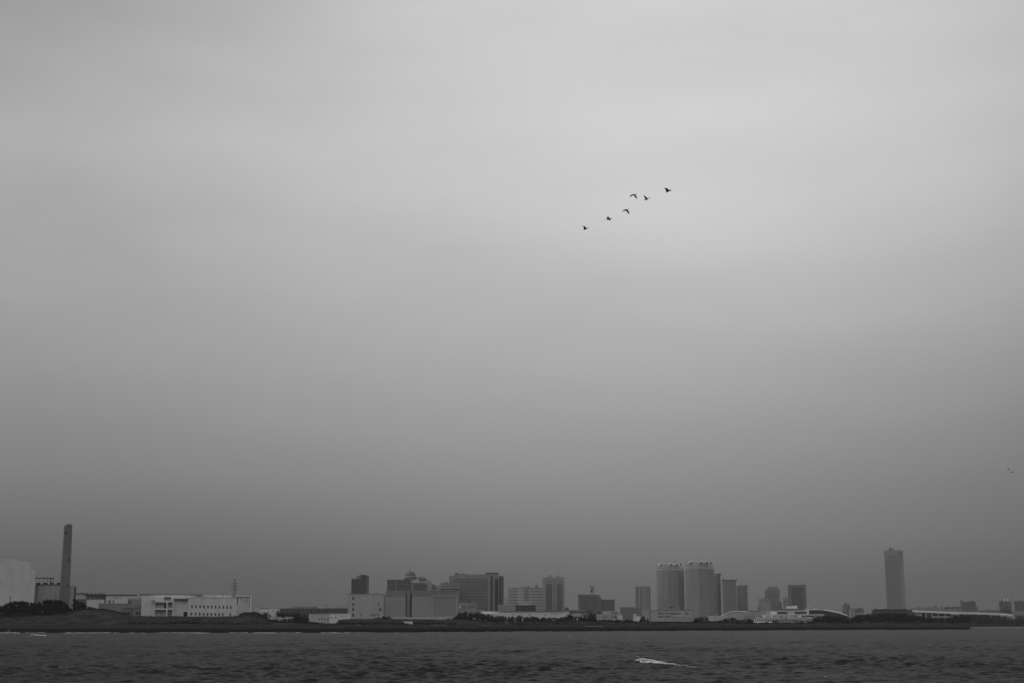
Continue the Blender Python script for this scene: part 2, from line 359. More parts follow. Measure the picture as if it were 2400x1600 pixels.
    for k in range(90):
        z = R.uniform(0, 4.2); x = c.x+R.gauss(0, 1.2)*(1.5-z*.12); y = c.y+R.uniform(-3, 1); r = R.uniform(.1, .28)*(1-.12*z)
        q.add([(x-r, y, z), (x+r, y, z-.1), (x, y+r, z), (x, y, z+r*1.6)], [(0, 1, 3), (1, 2, 3), (2, 0, 3), (0, 2, 1)])
    q.build('spray', SURF, kind='stuff')
foam()
def parapet():
    runs = []; cur = []
    for p in np.arange(-240, 2266, 5.0):
        if math.sin(p*.013)+math.sin(p*.041+1) > 1.15:
            if cur: runs.append(cur); cur = []
        else: cur.append(p)
    runs.append(cur)
    for k, run in enumerate(runs):
        q = MB()
        for p in run:
            a, c = p, p+5.0; da, dc = float(coast(a))+33.4, float(coast(c))+33.4; za, zc = 8.2, 9.0
            xa, xc = float(px2q(a))*da, float(px2q(c))*dc
            q.add([(xa, da, za), (xc, dc, za), (xc, dc, zc), (xa, da, zc), (xa, da+.5, za), (xc, dc+.5, za), (xc, dc+.5, zc), (xa, da+.5, zc)], [(0, 1, 2, 3), (3, 2, 6, 7), (5, 4, 7, 6)])
        o = q.build('seawall_parapet', PARA); bm = bmesh.new(); bm.from_mesh(o.data); bmesh.ops.remove_doubles(bm, verts=bm.verts, dist=.02); bm.to_mesh(o.data); bm.free()
        tag(o, '%s stretch from the left of the low stained concrete parapet on the seawall crest' % ('first', 'second', 'third', 'fourth', 'fifth', 'sixth', 'seventh', 'eighth', 'ninth', 'tenth')[k], 'wall', 'parapet stretches on the seawall')
parapet()
# ------------------------------------------------------------------ buildings, left to right
# stepped white hall at the left edge
b = B('plant_hall', 'big windowless white hall with a stepped roofline at the left edge', 'building', -60, 80, 1950)
b.box('main_hall', WHITE, -220, 40, 1304.5, ref=1400, dep=60); b.box('roof_edge', PALE, -220, 40.4, 1303.5, 1305.2, y0=-.3, dep=60, ref=1400)
b.box('stepped_wing', WHITE, 40, 67.5, 1312, ref=1400, y0=1.5, dep=50); b.box('low_wing', WHITE, 67.5, 79, 1331.5, ref=1400, y0=3, dep=40)
b.box('roof_edge', PALE, 40, 68, 1311.3, 1312.8, y0=1.2, dep=50, ref=1400); b.box('roof_edge', PALE, 67.5, 79.4, 1330.8, 1332.2, y0=2.7, dep=40, ref=1400)
for i in range(9): b.lbox('wall_seam', PALE, b.u(-40+i*13, 1400)-.07, b.u(-40+i*13, 1400)+.07, 10, b.z(1306 if i < 6 else 1333, 20)-.5, -.08 if i < 6 else 2.9, .1 if i < 6 else 3.1)
# round silo block with the open roof frame
b = B('silo_building', 'grey drum-shaped silo block with an open steel frame on its roof beside the chimney', 'building', 79, 142, 2010)
u0, u1 = b.u(79), b.u(142); cx = (u0+u1)/2; R_ = (u1-u0)/2; zt = b.z(1371, 110)
MB().lathe(cx, R_*.95, [(R_, -1), (R_, zt)], 28, math.pi, 2*math.pi).build('drum', LIGHT, b.root)
b.lbox('back_block', MID, u0, u1, -1, zt-.3, R_*.95, R_*.95+16)
MB().lathe(cx, R_*.95, [(0, zt+1.6), (R_+.7, zt+1.6), (R_+.7, zt), (R_, zt), ], 28, math.pi, 2*math.pi).build('roof_rim', SLATE, b.root)
b.box('flat_bay', GREY, 78.5, 87, 1371.5, y0=7, dep=8)
b.box('roof_beam', DARK, 80, 125.5, 1353, 1354.9, y0=8, dep=9)
for p, w in ((80.3, 1), (110.5, 1.2), (118, 2.6), (124.5, 1.2), (92, .5), (101, .5)): b.box('frame_post', SLATE, p-w/2, p+w/2, 1354.5, 1371, y0=8.5, dep=1.2)
for p, q_ in ((85, 94.5), (101, 110.5), (117, 125), (133, 141.5)): b.box('roof_machine', BLACK, p, q_, 1364.6, 1369.6, y0=4, dep=4)
# tall chimney
b = B('chimney', 'tall tapering concrete chimney with two short flues on top', 'chimney', 139.5, 164, 1985)
zt, zb_ = b.z(1231.5, 161), 0
ul, ur = b.u(139.2, 1420), b.u(163.2, 1420); tl, tr = b.uz(151.8, 1231)[0], b.uz(169.4, 1231)[0]
dp, dpt = 13.5, 10.0
MB().prism([(ul, 0), (ur, 0), (ur+.3, dp), (ul-1.5, dp)], -1, zt, [(tl, 1.5), (tr, 1.5), (tr+.2, 1.5+dpt), (tl-1, 1.5+dpt)]).build('shaft', mat('smoke_stained_concrete', .20, var=.10, sc=(.15, .15, .02)), b.root)
b.lbox('cap', SLATE, tl-.1, tr+.1, zt-.02, zt+.7, 1.4, 11.6)
for p, q_ in ((156.6, 161.4), (162.8, 167)): b.box('flue', SLATE, p, q_, 1227, 1231.4, y0=4, dep=3.2, ref=1231)
def shaftopen(px, py, w, h):
    y0 = 1.5*min(1, max(0, (1420-py)/189)); b.lbox('opening', BLACK, *(lambda c: (c[0]-w/2, c[0]+w/2, c[1]-h/2, c[1]+h/2))(b.uz(px, py, y0)), y0-.12, y0+.6)
shaftopen(154.2, 1248, 2.5, 3.9); shaftopen(162.2, 1311.5, 2.0, 2.9); shaftopen(158.8, 1371.5, 1.8, 2.8)
b = B('stair_tower', 'narrow light concrete annex standing against the right side of the chimney', 'building', 162.5, 171, 1992)
b.box('wall', LIGHT, 160, 171.2, 1373.5, ref=1430, dep=12); b.box('shaded_side', DARK, 171.2, 175.6, 1374.6, y0=1.2, dep=11, ref=1430); b.box('parapet', MID, 159.5, 175.8, 1372.2, 1374, y0=-.3, dep=13, ref=1373)  # dark box paints the shade on the annex's right face
# long low warehouses behind the pines
b = B('warehouse', 'low warehouse with a dark glazed upper floor right of the chimney', 'building', 176, 247, 2120)
b.box('wall', WHITE, 176, 246, 1405, dep=30); b.box('lower_roof', SLATE, 176, 201, 1403, y0=-.2, dep=20); b.box('upper_floor', PALE, 176, 247, 1391, y0=2, dep=26); b.box('glazing', SLATE, 202, 244.5, 1395.6, 1404, y0=1.4, dep=1)
b.box('roof', DARK, 200, 248, 1391.2, 1395, y0=-1, dep=30); b.box('roof', SLATE, 176, 207, 1388.8, 1390.6, y0=0, dep=20); b.box('corner_pier', DARK, 244.6, 247.3, 1391, 1413, y0=-.8, dep=2)
for p in (212, 222, 233): b.box('mullion', LIGHT, p-.4, p+.4, 1395.6, 1404, y0=1.2, dep=.5)
b.clutter(SLATE, 210, 246, 1391, 4, 2.6, 4)
b = B('factory_shed', 'white shed with a thin dark roof edge behind the grey workshops', 'building', 247, 322, 2060)
b.box('wall', WHITE, 247, 322, 1394.5, dep=30); b.box('roof', DARK, 247, 322, 1392.7, 1394.8, y0=-1, dep=32); b.box('vent_panel', MID, 265, 276, 1399, 1401.5, y0=-.3, dep=.5); b.box('vent_panel', SLATE, 253, 259, 1406.5, 1411.5, y0=-.3, dep=.5)
b.box('hood', MID, 264, 268, 1405, 1412, y0=-.5, dep=.8)
b = B('grey_workshop', 'plain grey workshop with flat roof among the factory buildings', 'building', 230, 300, 1985)
b.box('wall', mat('stained_render', .27), 230, 300, 1414, dep=20); b.box('roof_edge', MID, 230, 300, 1413, 1414.3, y0=-.3, dep=20)
for p in (236, 243): b.box('rooftop_post', SLATE, p, p+1.4, 1421, 1430, y0=-1.5, dep=.5)
b = B('machine_house', 'grey two-storey machine house with rooftop boxes left of the white factory', 'building', 298, 365, 1800)
b.box('wall', MID, 298, 365, 1401.5, dep=20); b.box('parapet', LIGHT, 299, 365.5, 1400.6, 1403.4, y0=-.3, dep=20)
b.box('door_panel', SLATE, 299.5, 307, 1405, 1415, y0=-.25, dep=.4); b.box('door_panel', SLATE, 339, 342.5, 1406, 1413, y0=-.25, dep=.4); b.box('pale_unit', BRIGHT, 344, 352.5, 1414.6, 1422.5, y0=-3.2, dep=2.5); b.box('dark_unit', SLATE, 329, 333, 1416, 1423, y0=-2.6, dep=2)
b.box('canopy', DARK, 322, 361, 1422.7, 1424.8, y0=-2, dep=2.5); b.clutter(MID, 306, 345, 1401, 5, 2.2, 8); b.box('roof_box', DARK, 347.5, 353.5, 1396, 1399.4, y0=3, dep=4)
b = B('window_annex', 'dark grey single-storey annex with three pairs of small windows', 'building', 288, 361, 1770)
w = [(p-2, p+2, 1432.8, 1439.3) for p in (293, 301, 321.2, 328.2, 348, 355)]
_, hs = b.wall('wall', GREY, 284, 361.5, 1424.2, w); b.windows(hs, BLACK)
b.box('roof', SLATE, 284, 361.5, 1423.4, 1424.4, y0=-.3, dep=19); b.box('downpipe', DARK, 307, 308.2, 1425, 1444, y0=-.3, dep=.35)
# long white factory
b = B('white_factory', 'long white factory with two rows of small square windows behind the seawall bank', 'building', 361, 554, 1745)
b.box('rear_hall', WHITE, 330, 540, 1393, y0=18, dep=40); b.box('roof', SLATE, 327.5, 474.5, 1391.6, 1393.4, y0=17, dep=42); b.box('roof_end', LIGHT, 474.5, 541, 1391, 1392.6, y0=17.6, dep=40)
wl = []
for a, c_, d, e in ((363.5, 389.8, 1411, 1424.2), (393.3, 404.4, 1411, 1424.2), (362.8, 389, 1428.3, 1443), (392.6, 403.6, 1428.3, 1443)): wl.append((a, c_, d, e))
_, hs = b.wall('loading_frame', WHITE, 361.3, 407, 1406, wl, reveal=4.5, dep=18); b.windows(hs, LIGHT, 'recessed_bay', reveal=4.5)
b.box('bay_top_shade', DARK, 363.5, 389.8, 1411, 1413.6, y0=1, dep=3); b.box('bay_top_shade', DARK, 393.3, 404.4, 1411, 1413.8, y0=1, dep=3); b.box('bay_top_shade', DARK, 362.8, 389, 1428.3, 1430.4, y0=1, dep=3); b.box('bay_top_shade', DARK, 392.6, 403.6, 1428.3, 1430.8, y0=1, dep=3)  # dark boxes stand in for the shade at the top of each bay
b.box('door', BLACK, 384.3, 389.4, 1415, 1424, y0=4.2, dep=.3); b.box('door', SLATE, 396.5, 399.5, 1436, 1443, y0=4.2, dep=.3)
b.box('office_block', WHITE, 356, 440, 1399, y0=1.2, dep=18, yb=1406) ; b.box('louvre', GREY, 384, 400, 1398.6, 1406, y0=.9, dep=.4); b.box('louvre_hood', DARK, 384, 400, 1398.4, 1399.6, y0=.2, dep=1)
b.box('entrance_wall', WHITE, 407, 441, 1403, y0=3, dep=15); b.box('canopy', DARK, 408, 440, 1402.4, 1405.2, y0=-1.5, dep=5); b.box('gate', BLACK, 430, 438.6, 1433.3, 1444, y0=2.7, dep=.4); b.box('gate_head', SLATE, 429.6, 439, 1432.5, 1433.6, y0=1.6, dep=1.5)
w = [(p-1.8, p+1.8, 1416.8+i*.22, 1423.4+i*.22) for i, p in enumerate((450, 459.6, 469, 478.3, 487.5, 496.6, 505.6, 514.4, 523.2, 532, 540.8))]
w += [(p-1.8, p+1.8, 1434.6+i*.16, 1440.8+i*.16) for i, p in enumerate((449, 458.5, 468, 477.3, 486.4, 495.5, 504.6, 513.6, 522.4))]+[(538, 541.5, 1436.2, 1442.2)]
_, hs = b.wall('window_wing', WHITE, 439.5, 553.5, 1399.8, w, dep=17); ws = b.windows(hs, DARK)
for (a, c_, d, e), wo in zip(hs, ws): b.lbox('window_sill', LIGHT, a-.15, c_+.15, d-.25, d-.03, -.2, .15, parent=wo)
b.box('roof_edge', LIGHT, 439.5, 553.8, 1399.3, 1400.4, y0=-.2, dep=17); b.clutter(LIGHT, 452, 506, 1400, 6, 2.8, 5, 9); b.box('roof_unit', SLATE, 455, 472, 1395.2, 1398, y0=10, dep=4)
b.box('roof_mast', SLATE, 522, 523.2, 1389, 1400, y0=8, dep=.6); b.box('door', MID, 374, 383, 1434, 1442, y0=4.3, dep=.2)
# pylon
def lattice(name, label, cat, px, ptop, pbase, D, wb, wt, arms, m=STEEL, nseg=9, r=.16, group=None):
    base = at(px, pbase, D); top = at(px, ptop, D); Hh = top.z-base.z; e = empty(name, base); tag(e, label, cat, group); q = MB()
    def c(k, i): t = k/nseg; w_ = wb*(1-t)+wt*t; return Vector(((1, 1, -1, -1)[i]*w_/2, (1, -1, -1, 1)[i]*w_/2, Hh*t))
    for k in range(nseg):
        for i in range(4):
            q.bar(c(k, i), c(k+1, i), r); q.bar(c(k, i), c(k+1, (i+1) % 4), r*.7); q.bar(c(k, i), c(k, (i+1) % 4), r*.7)
    q.build('lattice_mast', m, e)
    for py, hw in arms:
        z = at(px, py, D).z-base.z; w_ = hw*D/FPX; q = MB()
        for s_ in (-1, 1):
            for yy in (-.6, .6): q.bar((0, yy, z+.5), (s_*w_, 0, z), r*.9); q.bar((0, yy, z-.6), (s_*w_, 0, z), r*.8)
            for f_ in (.35, .65, .95): q.bar((s_*w_*f_, 0, z), (s_*w_*f_, 0, z-1.6), r*.8)
        q.build('cross_arm', m, e)
    return e
lattice('transmission_pylon', 'lattice transmission pylon with three cross arms above the white factory roof', 'pylon', 547.5, 1355, 1450, 2450, 7.0, 1.2, [(1366.3, 10.5), (1372.6, 11), (1379.4, 11)], r=.3)
lattice('lattice_mast', 'faint far lattice mast above the low roofs right of the dark trees', 'pylon', 766, 1416.5, 1452, 3100, 3, .8, [(1419, 4)], r=.2)
# block with the pattern of vertical slits
b = B('slit_block', 'white block with a pattern of vertical slits and a tall frame on its right end', 'building', 552, 589, 1990)
sl_ = [(555.2, 558.2, 1400, 1415.5)]
RR = random.Random(4)
for p in (565.5, 570.5, 576.3, 580.4):
    for k in range(4): o_ = RR.uniform(-.9, .9); sl_.append((p+o_-.75, p+o_+.75, 1400.3+k*3.9, 1400.3+k*3.9+3.1))
_, hs = b.wall('wall', WHITE, 550, 584, 1398.6, sl_, dep=22, reveal=.9); b.windows(hs, SLATE, 'slit', reveal=.9)
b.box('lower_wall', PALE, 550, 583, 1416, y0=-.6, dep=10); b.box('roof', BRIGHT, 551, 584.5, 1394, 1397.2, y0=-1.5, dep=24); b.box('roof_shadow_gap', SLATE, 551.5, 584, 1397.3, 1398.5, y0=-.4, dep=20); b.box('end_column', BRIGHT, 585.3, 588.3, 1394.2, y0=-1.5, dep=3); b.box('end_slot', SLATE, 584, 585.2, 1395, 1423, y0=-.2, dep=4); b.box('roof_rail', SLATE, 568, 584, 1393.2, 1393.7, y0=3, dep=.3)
b = B('white_annex', 'low white annex stepping down beside the slit block', 'building', 583, 611, 2010)
b.box('wall', PALE, 583, 608, 1424.6, dep=14); b.box('lower_wing', PALE, 588, 618, 1434.5, y0=-1.5, dep=12); b.box('dark_opening', SLATE, 594, 603, 1435.5, 1438.5, y0=-1.8, dep=.5)
b.box('parapet', BRIGHT, 583, 608.4, 1423.9, 1425, y0=-.3, dep=14)
b = B('apartment_block', 'small white block of flats with scattered windows right of the slit block', 'building', 609, 655, 2150)
w = [(626, 628, 1432, 1435), (638.6, 640.8, 1429.5, 1432.5), (646.5, 648.6, 1432, 1435), (651.4, 654, 1429, 1433), (634.5, 636.5, 1441, 1443.5), (640, 641.6, 1441, 1443.5), (646, 648, 1441, 1443.5)]
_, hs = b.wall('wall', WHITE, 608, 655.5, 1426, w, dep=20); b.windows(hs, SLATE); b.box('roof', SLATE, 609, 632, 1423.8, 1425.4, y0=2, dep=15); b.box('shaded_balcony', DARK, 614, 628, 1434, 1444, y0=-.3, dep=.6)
for k in range(3): b.box('balcony_rail', PALE, 614, 628, 1435.6+k*3.2, 1436.6+k*3.2, y0=-.9, dep=.4)
b = B('boundary_wall', 'long low pale boundary wall at the foot of the white flats', 'wall', 617, 692, 1815)
b.box('wall', PALE, 617, 692, 1448.2, dep=.8); b.box('coping', BRIGHT, 617, 688, 1447.2, 1448.6, y0=-.3, dep=1.5); b.box('yard_shed', LIGHT, 634, 660, 1444.3, 1446, y0=3, dep=5); b.box('yard_shed', LIGHT, 668, 686, 1444.3, 1446.3, y0=3, dep=5)
b.box('hedge_strip', DARK, 612, 690, 1446.2, 1447.1, y0=1.6, dep=3)
for k, p in enumerate(np.linspace(640, 688, 9)): b.box('wall_panel', LIGHT, p-1.7, p+1.7, 1450.2, 1455.2, y0=-.15, dep=.3)
# dark long parking deck / works behind the trees
b = B('parking_deck', 'long dark multi-level deck with pale roof strips behind the low white building', 'building', 652, 818, 2600)
b.box('frame', SLATE, 650, 818, 1424.6, dep=30)
for k in range(4): b.box('deck_slab', mat('deck_edge', .20), 652+2*k, 818, 1426.3+k*4.2, 1428+k*4.2, y0=-1.2, dep=1.3)
b.box('pale_roof', PALE, 640, 674, 1422.6, 1424.6, y0=4, dep=10); b.box('pale_roof', PALE, 742, 784, 1420.8, 1423.4, y0=6, dep=10); b.fins('pier', DARK, 655, 816, 1425, 1442, 26, .3, y0=-1.35, dep=.3)
b.clutter(SLATE, 680, 745, 1424.6, 12, 4, 3, 6, 'roof_unit'); b.clutter(MID, 786, 815, 1424.6, 6, 4, 9, 6)
# low white house near the middle left
b = B('low_white_building', 'low white building with a row of small windows left of the big white block', 'building', 724, 822, 1800)
w = [(746.8, 749.4, 1447.6, 1452.2), (753.6, 756.2, 1447.6, 1452.2), (760.4, 763, 1447.6, 1452.2), (767.2, 769.8, 1447.6, 1452.2)]
_, hs = b.wall('wall', PALE, 724, 773, 1439, w, dep=14); b.windows(hs, DARK)
w = [(776.2, 778.6, 1444.8, 1448.6), (785.6, 788, 1444.8, 1448.6)]
_, hs = b.wall('wing', BRIGHT, 773, 821, 1438.2, w, y0=-.6, dep=15); b.windows(hs, DARK, y0=-.6)
b.box('roof', SLATE, 735, 817, 1436.2, 1437.8, y0=2, dep=12); b.box('parapet', WHITE, 724, 773, 1438.2, 1439.2, y0=-.3, dep=14); b.box('parapet', WHITE, 773, 821.4, 1437.3, 1438.4, y0=-.9, dep=15)
for p, q_ in ((795, 803), (807, 815.5)): b.box('wall_lettering', SLATE, p, q_, 1442, 1443, y0=-.75, dep=.2)
for p in (747, 755, 762, 769): b.box('yard_post', SLATE, p-.6, p+.6, 1457.5, 1461.5, y0=-4, dep=.5)
# tall white block with the column of windows
b = B('white_block', 'tall pale block with a single column of dark windows at its left side', 'building', 815, 901, 1970)
w = []
for ya, yb in ((1397.8, 1405), (1412, 1419), (1423.2, 1430.6), (1436.6, 1444.2)): w.append((825.7, 829.4, ya, yb))
w += [(885.3, 888, 1412, 1417.6), (889, 893.6, 1424.4, 1430.4)]+[(p-1.1, p+1.1, 1438, 1443.3) for p in (845.6, 870.8, 875.4, 880.4, 886)]
_, hs = b.wall('wall', mat('pale_tile_cladding', .50, var=.07), 815, 899, 1391.6, w, dep=30); ws = b.windows(hs, BLACK)
for (a, c_, d, e), wo in zip(hs, ws): b.lbox('window_bar', MID, a, c_, (d+e)/2-.14, (d+e)/2+.14, .3, .5, parent=wo)
b.box('corner_return', MID, 899, 903, 1392, y0=1, dep=28); b.box('parapet', MID, 814.6, 899.4, 1390.6, 1391.8, y0=-.3, dep=30)
for p in (843.5, 860, 874, 889): b.box('vent', MID, p-1.2, p+1.2, 1394.8, 1396.6, y0=-.2, dep=.3)
for py in (1406.5, 1418.6, 1431.2): b.box('floor_joint', LIGHT, 815, 899, py, py+.5, y0=-.06, dep=.1)
b.box('roof_box', SLATE, 881, 888, 1389.3, 1390.8, y0=6, dep=5)
# dark tower behind
b = B('dark_tower', 'dark flat-topped tower rising behind the tall pale block', 'building', 823, 858, 2700)
b.box('tower_block', mat('dark_glass_facade', .15, var=.08), 823, 844.5, 1355.2, dep=30, ref=1391); b.box('tower_block', mat('dark_glass_facade', .15), 844.5, 857.6, 1347, y0=-1, dep=30, ref=1391); b.box('side_strip', GREY, 857.6, 864.4, 1347.8, y0=1, dep=25, ref=1391)
b.box('penthouse', MID, 836, 844.5, 1348.5, 1355.2, y0=6, dep=14, ref=1355); b.box('cap', SLATE, 844.2, 858, 1346, 1347.3, y0=-1.4, dep=30, ref=1347)
b.fins('mullion', DARK, 824, 844, 1357, 1391, 10, .15, y0=-.2, dep=.25, ref=1391); b.fins('mullion', DARK, 846, 857, 1349, 1391, 6, .15, y0=-1.2, dep=.25, ref=1391)
# great grey exhibition hall
PANEL = mat('matt_metal_panel', .40, var=.06, sc=(.03, .03, .03)); PAND = mat('matt_metal_band', .27, var=.08)
b = B('exhibition_hall', 'huge grey windowless hall with a rounded corner pier in its middle', 'building', 902, 1072, 2040)
b.box('wall', PANEL, 902, 950, 1399, ref=1446, dep=60); b.box('upper_band', PAND, 904, 950, 1383, 1399.2, y0=1, dep=55, ref=1446)
zt = b.z(1384, 957); u0, u1 = b.u(949.5, 1446), b.u(963.6, 1446); MB().lathe((u0+u1)/2, 6.5, [((u1-u0)/2, -1), ((u1-u0)/2, zt), (0, zt+.1)], 20).build('round_pier', mat('pier_cladding', .30), b.root)
b.box('joint_slot', BLACK, 962.6, 964.8, 1392, ref=1446, y0=1.2, dep=3)
b.box('side_wall', PANEL, 964.8, 1013.5, 1398, ref=1446, y0=1, dep=60); b.box('upper_band', PAND, 964.8, 1070.6, 1383.3, 1398.2, y0=2.2, dep=55, ref=1446); b.box('corner_wall', mat('dull_metal_panel', .34, var=.06, sc=(.03, .03, .03)), 1014.5, 1068.8, 1397.5, ref=1446, y0=.2, dep=60)
b.box('roof_trim', LIGHT, 1013, 1071.4, 1382.2, 1383.6, y0=1.6, dep=50, ref=1383); b.box('panel_frame', LIGHT, 1068.8, 1071.5, 1397, ref=1446, y0=-.4, dep=20); b.box('panel_frame', LIGHT, 1012, 1014.5, 1398, ref=1446, y0=-.2, dep=2); b.box('frame_head', LIGHT, 1012, 1071.5, 1396.6, 1398, y0=-.4, dep=2, ref=1397)
b.box('plinth', PALE, 902, 1066, 1445.2, ref=1449, y0=-1.6, dep=2); b.box('plinth_band', MID, 966, 1013, 1441.5, 1445.2, y0=-.4, dep=1.3); b.box('service_van_bay', DARK, 1016, 1023, 1446.2, 1447.6, y0=-1.9, dep=.4)
for p in np.arange(906, 949, 6.2): b.box('panel_seam', PAND, p, p+.35, 1400, 1444, y0=-.07, dep=.1, ref=1446)
for p in np.arange(971, 1012, 6.2): b.box('panel_seam', PAND, p, p+.35, 1399.5, 1441, y0=.93, dep=.1, ref=1446)
for p in np.arange(1021, 1068, 6.2): b.box('panel_seam', MID, p, p+.35, 1399, 1442, y0=.12, dep=.1, ref=1446)
for py in (1410, 1421, 1432): b.box('panel_seam', PAND, 902, 949, py, py+.4, y0=-.07, dep=.1, ref=1446)
b = B('sluice_house', 'small bright white hut set into the grass slope below the grey hall', 'hut', 944.5, 967.5, 1722, zb=6)
v = [(b.u(944.3), b.z(1455.4)), (b.u(967.4), b.z(1455.4)), (b.u(967.4), b.z(1464.2)), (b.u(959.5), b.z(1465)), (b.u(950.5), b.z(1460.2))]
q = MB(); n_ = len(v); q.add([(x, 0, z) for x, z in v]+[(x, 7, z) for x, z in v], [tuple(range(n_))[::-1], tuple(range(n_, 2*n_))]+[(i, (i+1) % n_, n_+(i+1) % n_, n_+i) for i in range(n_)]); q.build('wall', BRIGHT, b.root)
b.box('roof_slab', PALE, 944, 967.8, 1454.6, 1455.5, y0=-.3, dep=7.6); b.box('opening', DARK, 952, 954, 1460.4, 1462, y0=-.2, dep=.4)
# domed building
b = B('domed_building', 'dark block topped by a small dome and stepped pale terraces behind the grey hall', 'building', 907, 1010, 2900)
b.box('dark_wing', mat('curtain_wall_dark', .16, var=.12), 907, 963, 1357.5, dep=35, ref=1383); b.box('joint_strip', MID, 927, 929.4, 1356.8, y0=-.6, dep=2, ref=1383); b.box('setback', mat('curtain_wall_dark', .16), 947, 968, 1353.5, y0=3, dep=20, ref=1383); b.box('low_step', GREY, 907, 964, 1368.2, 1369, y0=-.3, dep=.4, ref=1383)
cu = b.u(961.8, 1350); r = 13.0*2900/FPX; zd = b.z(1348.5, 962); zt = b.z(1335.5, 962)
MB().lathe(cu, 14, [(r, zd)]+[(r*math.cos(t), zd+(zt-zd)*math.sin(t)) for t in np.linspace(.12, 1.5, 7)]+[(.05, zt)], 26).build('dome', mat('dome_metal', .17, rough=.4), b.root, smooth=True)
MB().lathe(cu, 14, [(r+.5, zd-2.8), (r+.5, zd), (r-.3, zd)], 26).build('dome_ring', LIGHT, b.root); MB().lathe(cu, 14, [(r, zd-12), (r, zd-2.8)], 26).build('drum', GREY, b.root)
b.lbox('finial', SLATE, cu-.5, cu+.5, zt-.3, zt+2.4, 13.5, 14.5)
for pa, pb, ya, m in ((963, 982, 1356, LIGHT), (975, 994, 1350.6, LIGHT), (990, 1004, 1355, LIGHT), (1000, 1011, 1361, LIGHT)): b.box('terrace', m, pa, pb, ya, dep=22, ref=1383, y0=2+(pa-963)*.2)
b.box('balcony_rail', PALE, 962.5, 1002, 1362.5, 1364.6, y0=-1.5, dep=2, ref=1383)
for i, (p, y_) in enumerate(((966, 1352.5), (971, 1350), (977, 1348.5), (983, 1352.5), (987, 1356), (980, 1357.5), (992, 1353))): b.box('roof_unit', (SLATE, GREY, PALE)[i % 3], p, p+4, y_, y_+4.5, y0=1+i % 3, dep=5, ref=1383)
b.box('glass_bay', mat('curtain_wall_dark', .16), 969, 1001, 1368.5, y0=-2.5, dep=14, ref=1383); MB().prism([(b.u(971, 1368), -2), (b.u(997, 1368), -2), (b.u(997, 1368), 10), (b.u(971, 1368), 10)], b.z(1368.6, 985), b.z(1366, 985), [(b.u(975, 1368), -1), (b.u(993, 1368), -1), (b.u(993, 1368), 9), (b.u(975, 1368), 9)]).build('glass_bay_roof', SLATE, b.root)
b.box('column', LIGHT, 1002, 1004.6, 1368, y0=-2, dep=3, ref=1383); b.box('column', LIGHT, 1006.6, 1009.2, 1368, y0=-2, dep=3, ref=1383)
b = B('curved_roof_annex', 'small dark annex with a curved roof right of the domed building', 'building', 1011, 1030, 2950)
q = MB(); pts = [(b.u(1011.5, 1380), -1), (b.u(1011.5, 1380), b.z(1368.3))]+[(b.u(p, 1380), b.z(y_)) for p, y_ in ((1016, 1368.4), (1020, 1370), (1023, 1373), (1024.5, 1377))]+[(b.u(1024.8, 1380), -1)]
n_ = len(pts); q.add([(x, 0, z) for x, z in pts]+[(x, 20, z) for x, z in pts], [tuple(range(n_)), tuple(range(n_, 2*n_))[::-1]]+[(i, (i+1) % n_, n_+(i+1) % n_, n_+i)[::-1] for i in range(n_)]); q.build('shell', GREY, b.root)
b.box('stair_core', MID, 1027, 1031, 1371, y0=2, dep=8, ref=1383); b.box('rib', LIGHT, 1024.6, 1026.4, 1368.5, y0=1, dep=3, ref=1383)
b = B('mid_rise_block', 'pale mid-rise block with a dark roofline left of the large office slab', 'building', 1032, 1078, 3050)
b.box('tower', mat('weathered_tile', .31), 1032, 1062, 1366, dep=30, ref=1383); b.box('wing', mat('weathered_tile', .31), 1062, 1078, 1366.5, y0=1, dep=30, ref=1383); b.box('lower_roof', DARK, 1010, 1076, 1379.2, 1382, y0=-6, dep=6, ref=1383); b.box('lower_wall', MID, 1010, 1076, 1382, y0=-5, dep=5, ref=1383)
for p, y_ in ((1046, 1372), (1059, 1371), (1069, 1371), (1038, 1374)): b.box('window', SLATE, p, p+3, y_, y_+2.2, y0=-.2 if p < 1060 else .8, dep=.4, ref=1383)
b.clutter(GREY, 1034, 1060, 1366, 3, 3, 2)
# ------------------------------------------------------------------ skyline, centre and right
SLAB = mat('slab_office_cladding', .33, var=.08); SLABG = mat('slab_office_glass', .14, rough=.3, var=.1, spec=.3)
b = B('office_slab', 'broad dark office slab with thin floor bands and a taller core at its right end', 'building', 1052, 1143, 3100)
b.box('facade', SLABG, 1066, 1143, 1346, dep=40, ref=1425); b.box('end_bay', SLAB, 1052, 1066, 1348.5, y0=1, dep=38, ref=1425); b.box('parapet', SLAB, 1064, 1143, 1345.2, 1356, y0=-.7, dep=40, ref=1425); b.box('corner_strip', SLAB, 1052, 1056, 1350, y0=.3, dep=1, ref=1425)
b.bands('floor_band', SLAB, 1058, 1143, 1357.4, 1429, 3.62, .55, ref=1425)
b.box('core', SLAB, 1143, 1169, 1343, y0=-2.5, dep=30, ref=1425); b.box('core_cap', SLATE, 1137.5, 1168, 1341, 1343.4, y0=-3, dep=28, ref=1343); b.box('core_recess', mat('slab_recess', .09), 1149.5, 1154.5, 1348, y0=-2.8, dep=1, ref=1425); b.box('core_fin', MID, 1155.4, 1158.8, 1350, y0=-4, dep=3, ref=1425)
b.box('end_wall', mat('slab_shaded_end', .16), 1160, 1180.3, 1349, y0=0, dep=30, ref=1425); b.box('recess_glass', DARK, 1160.2, 1167.5, 1356, y0=-2.9, dep=2, ref=1425); b.box('end_strip', SLATE, 1171, 1174.5, 1352, y0=-.5, dep=1, ref=1425)  # end wall: shade of the right side put in as darker cladding
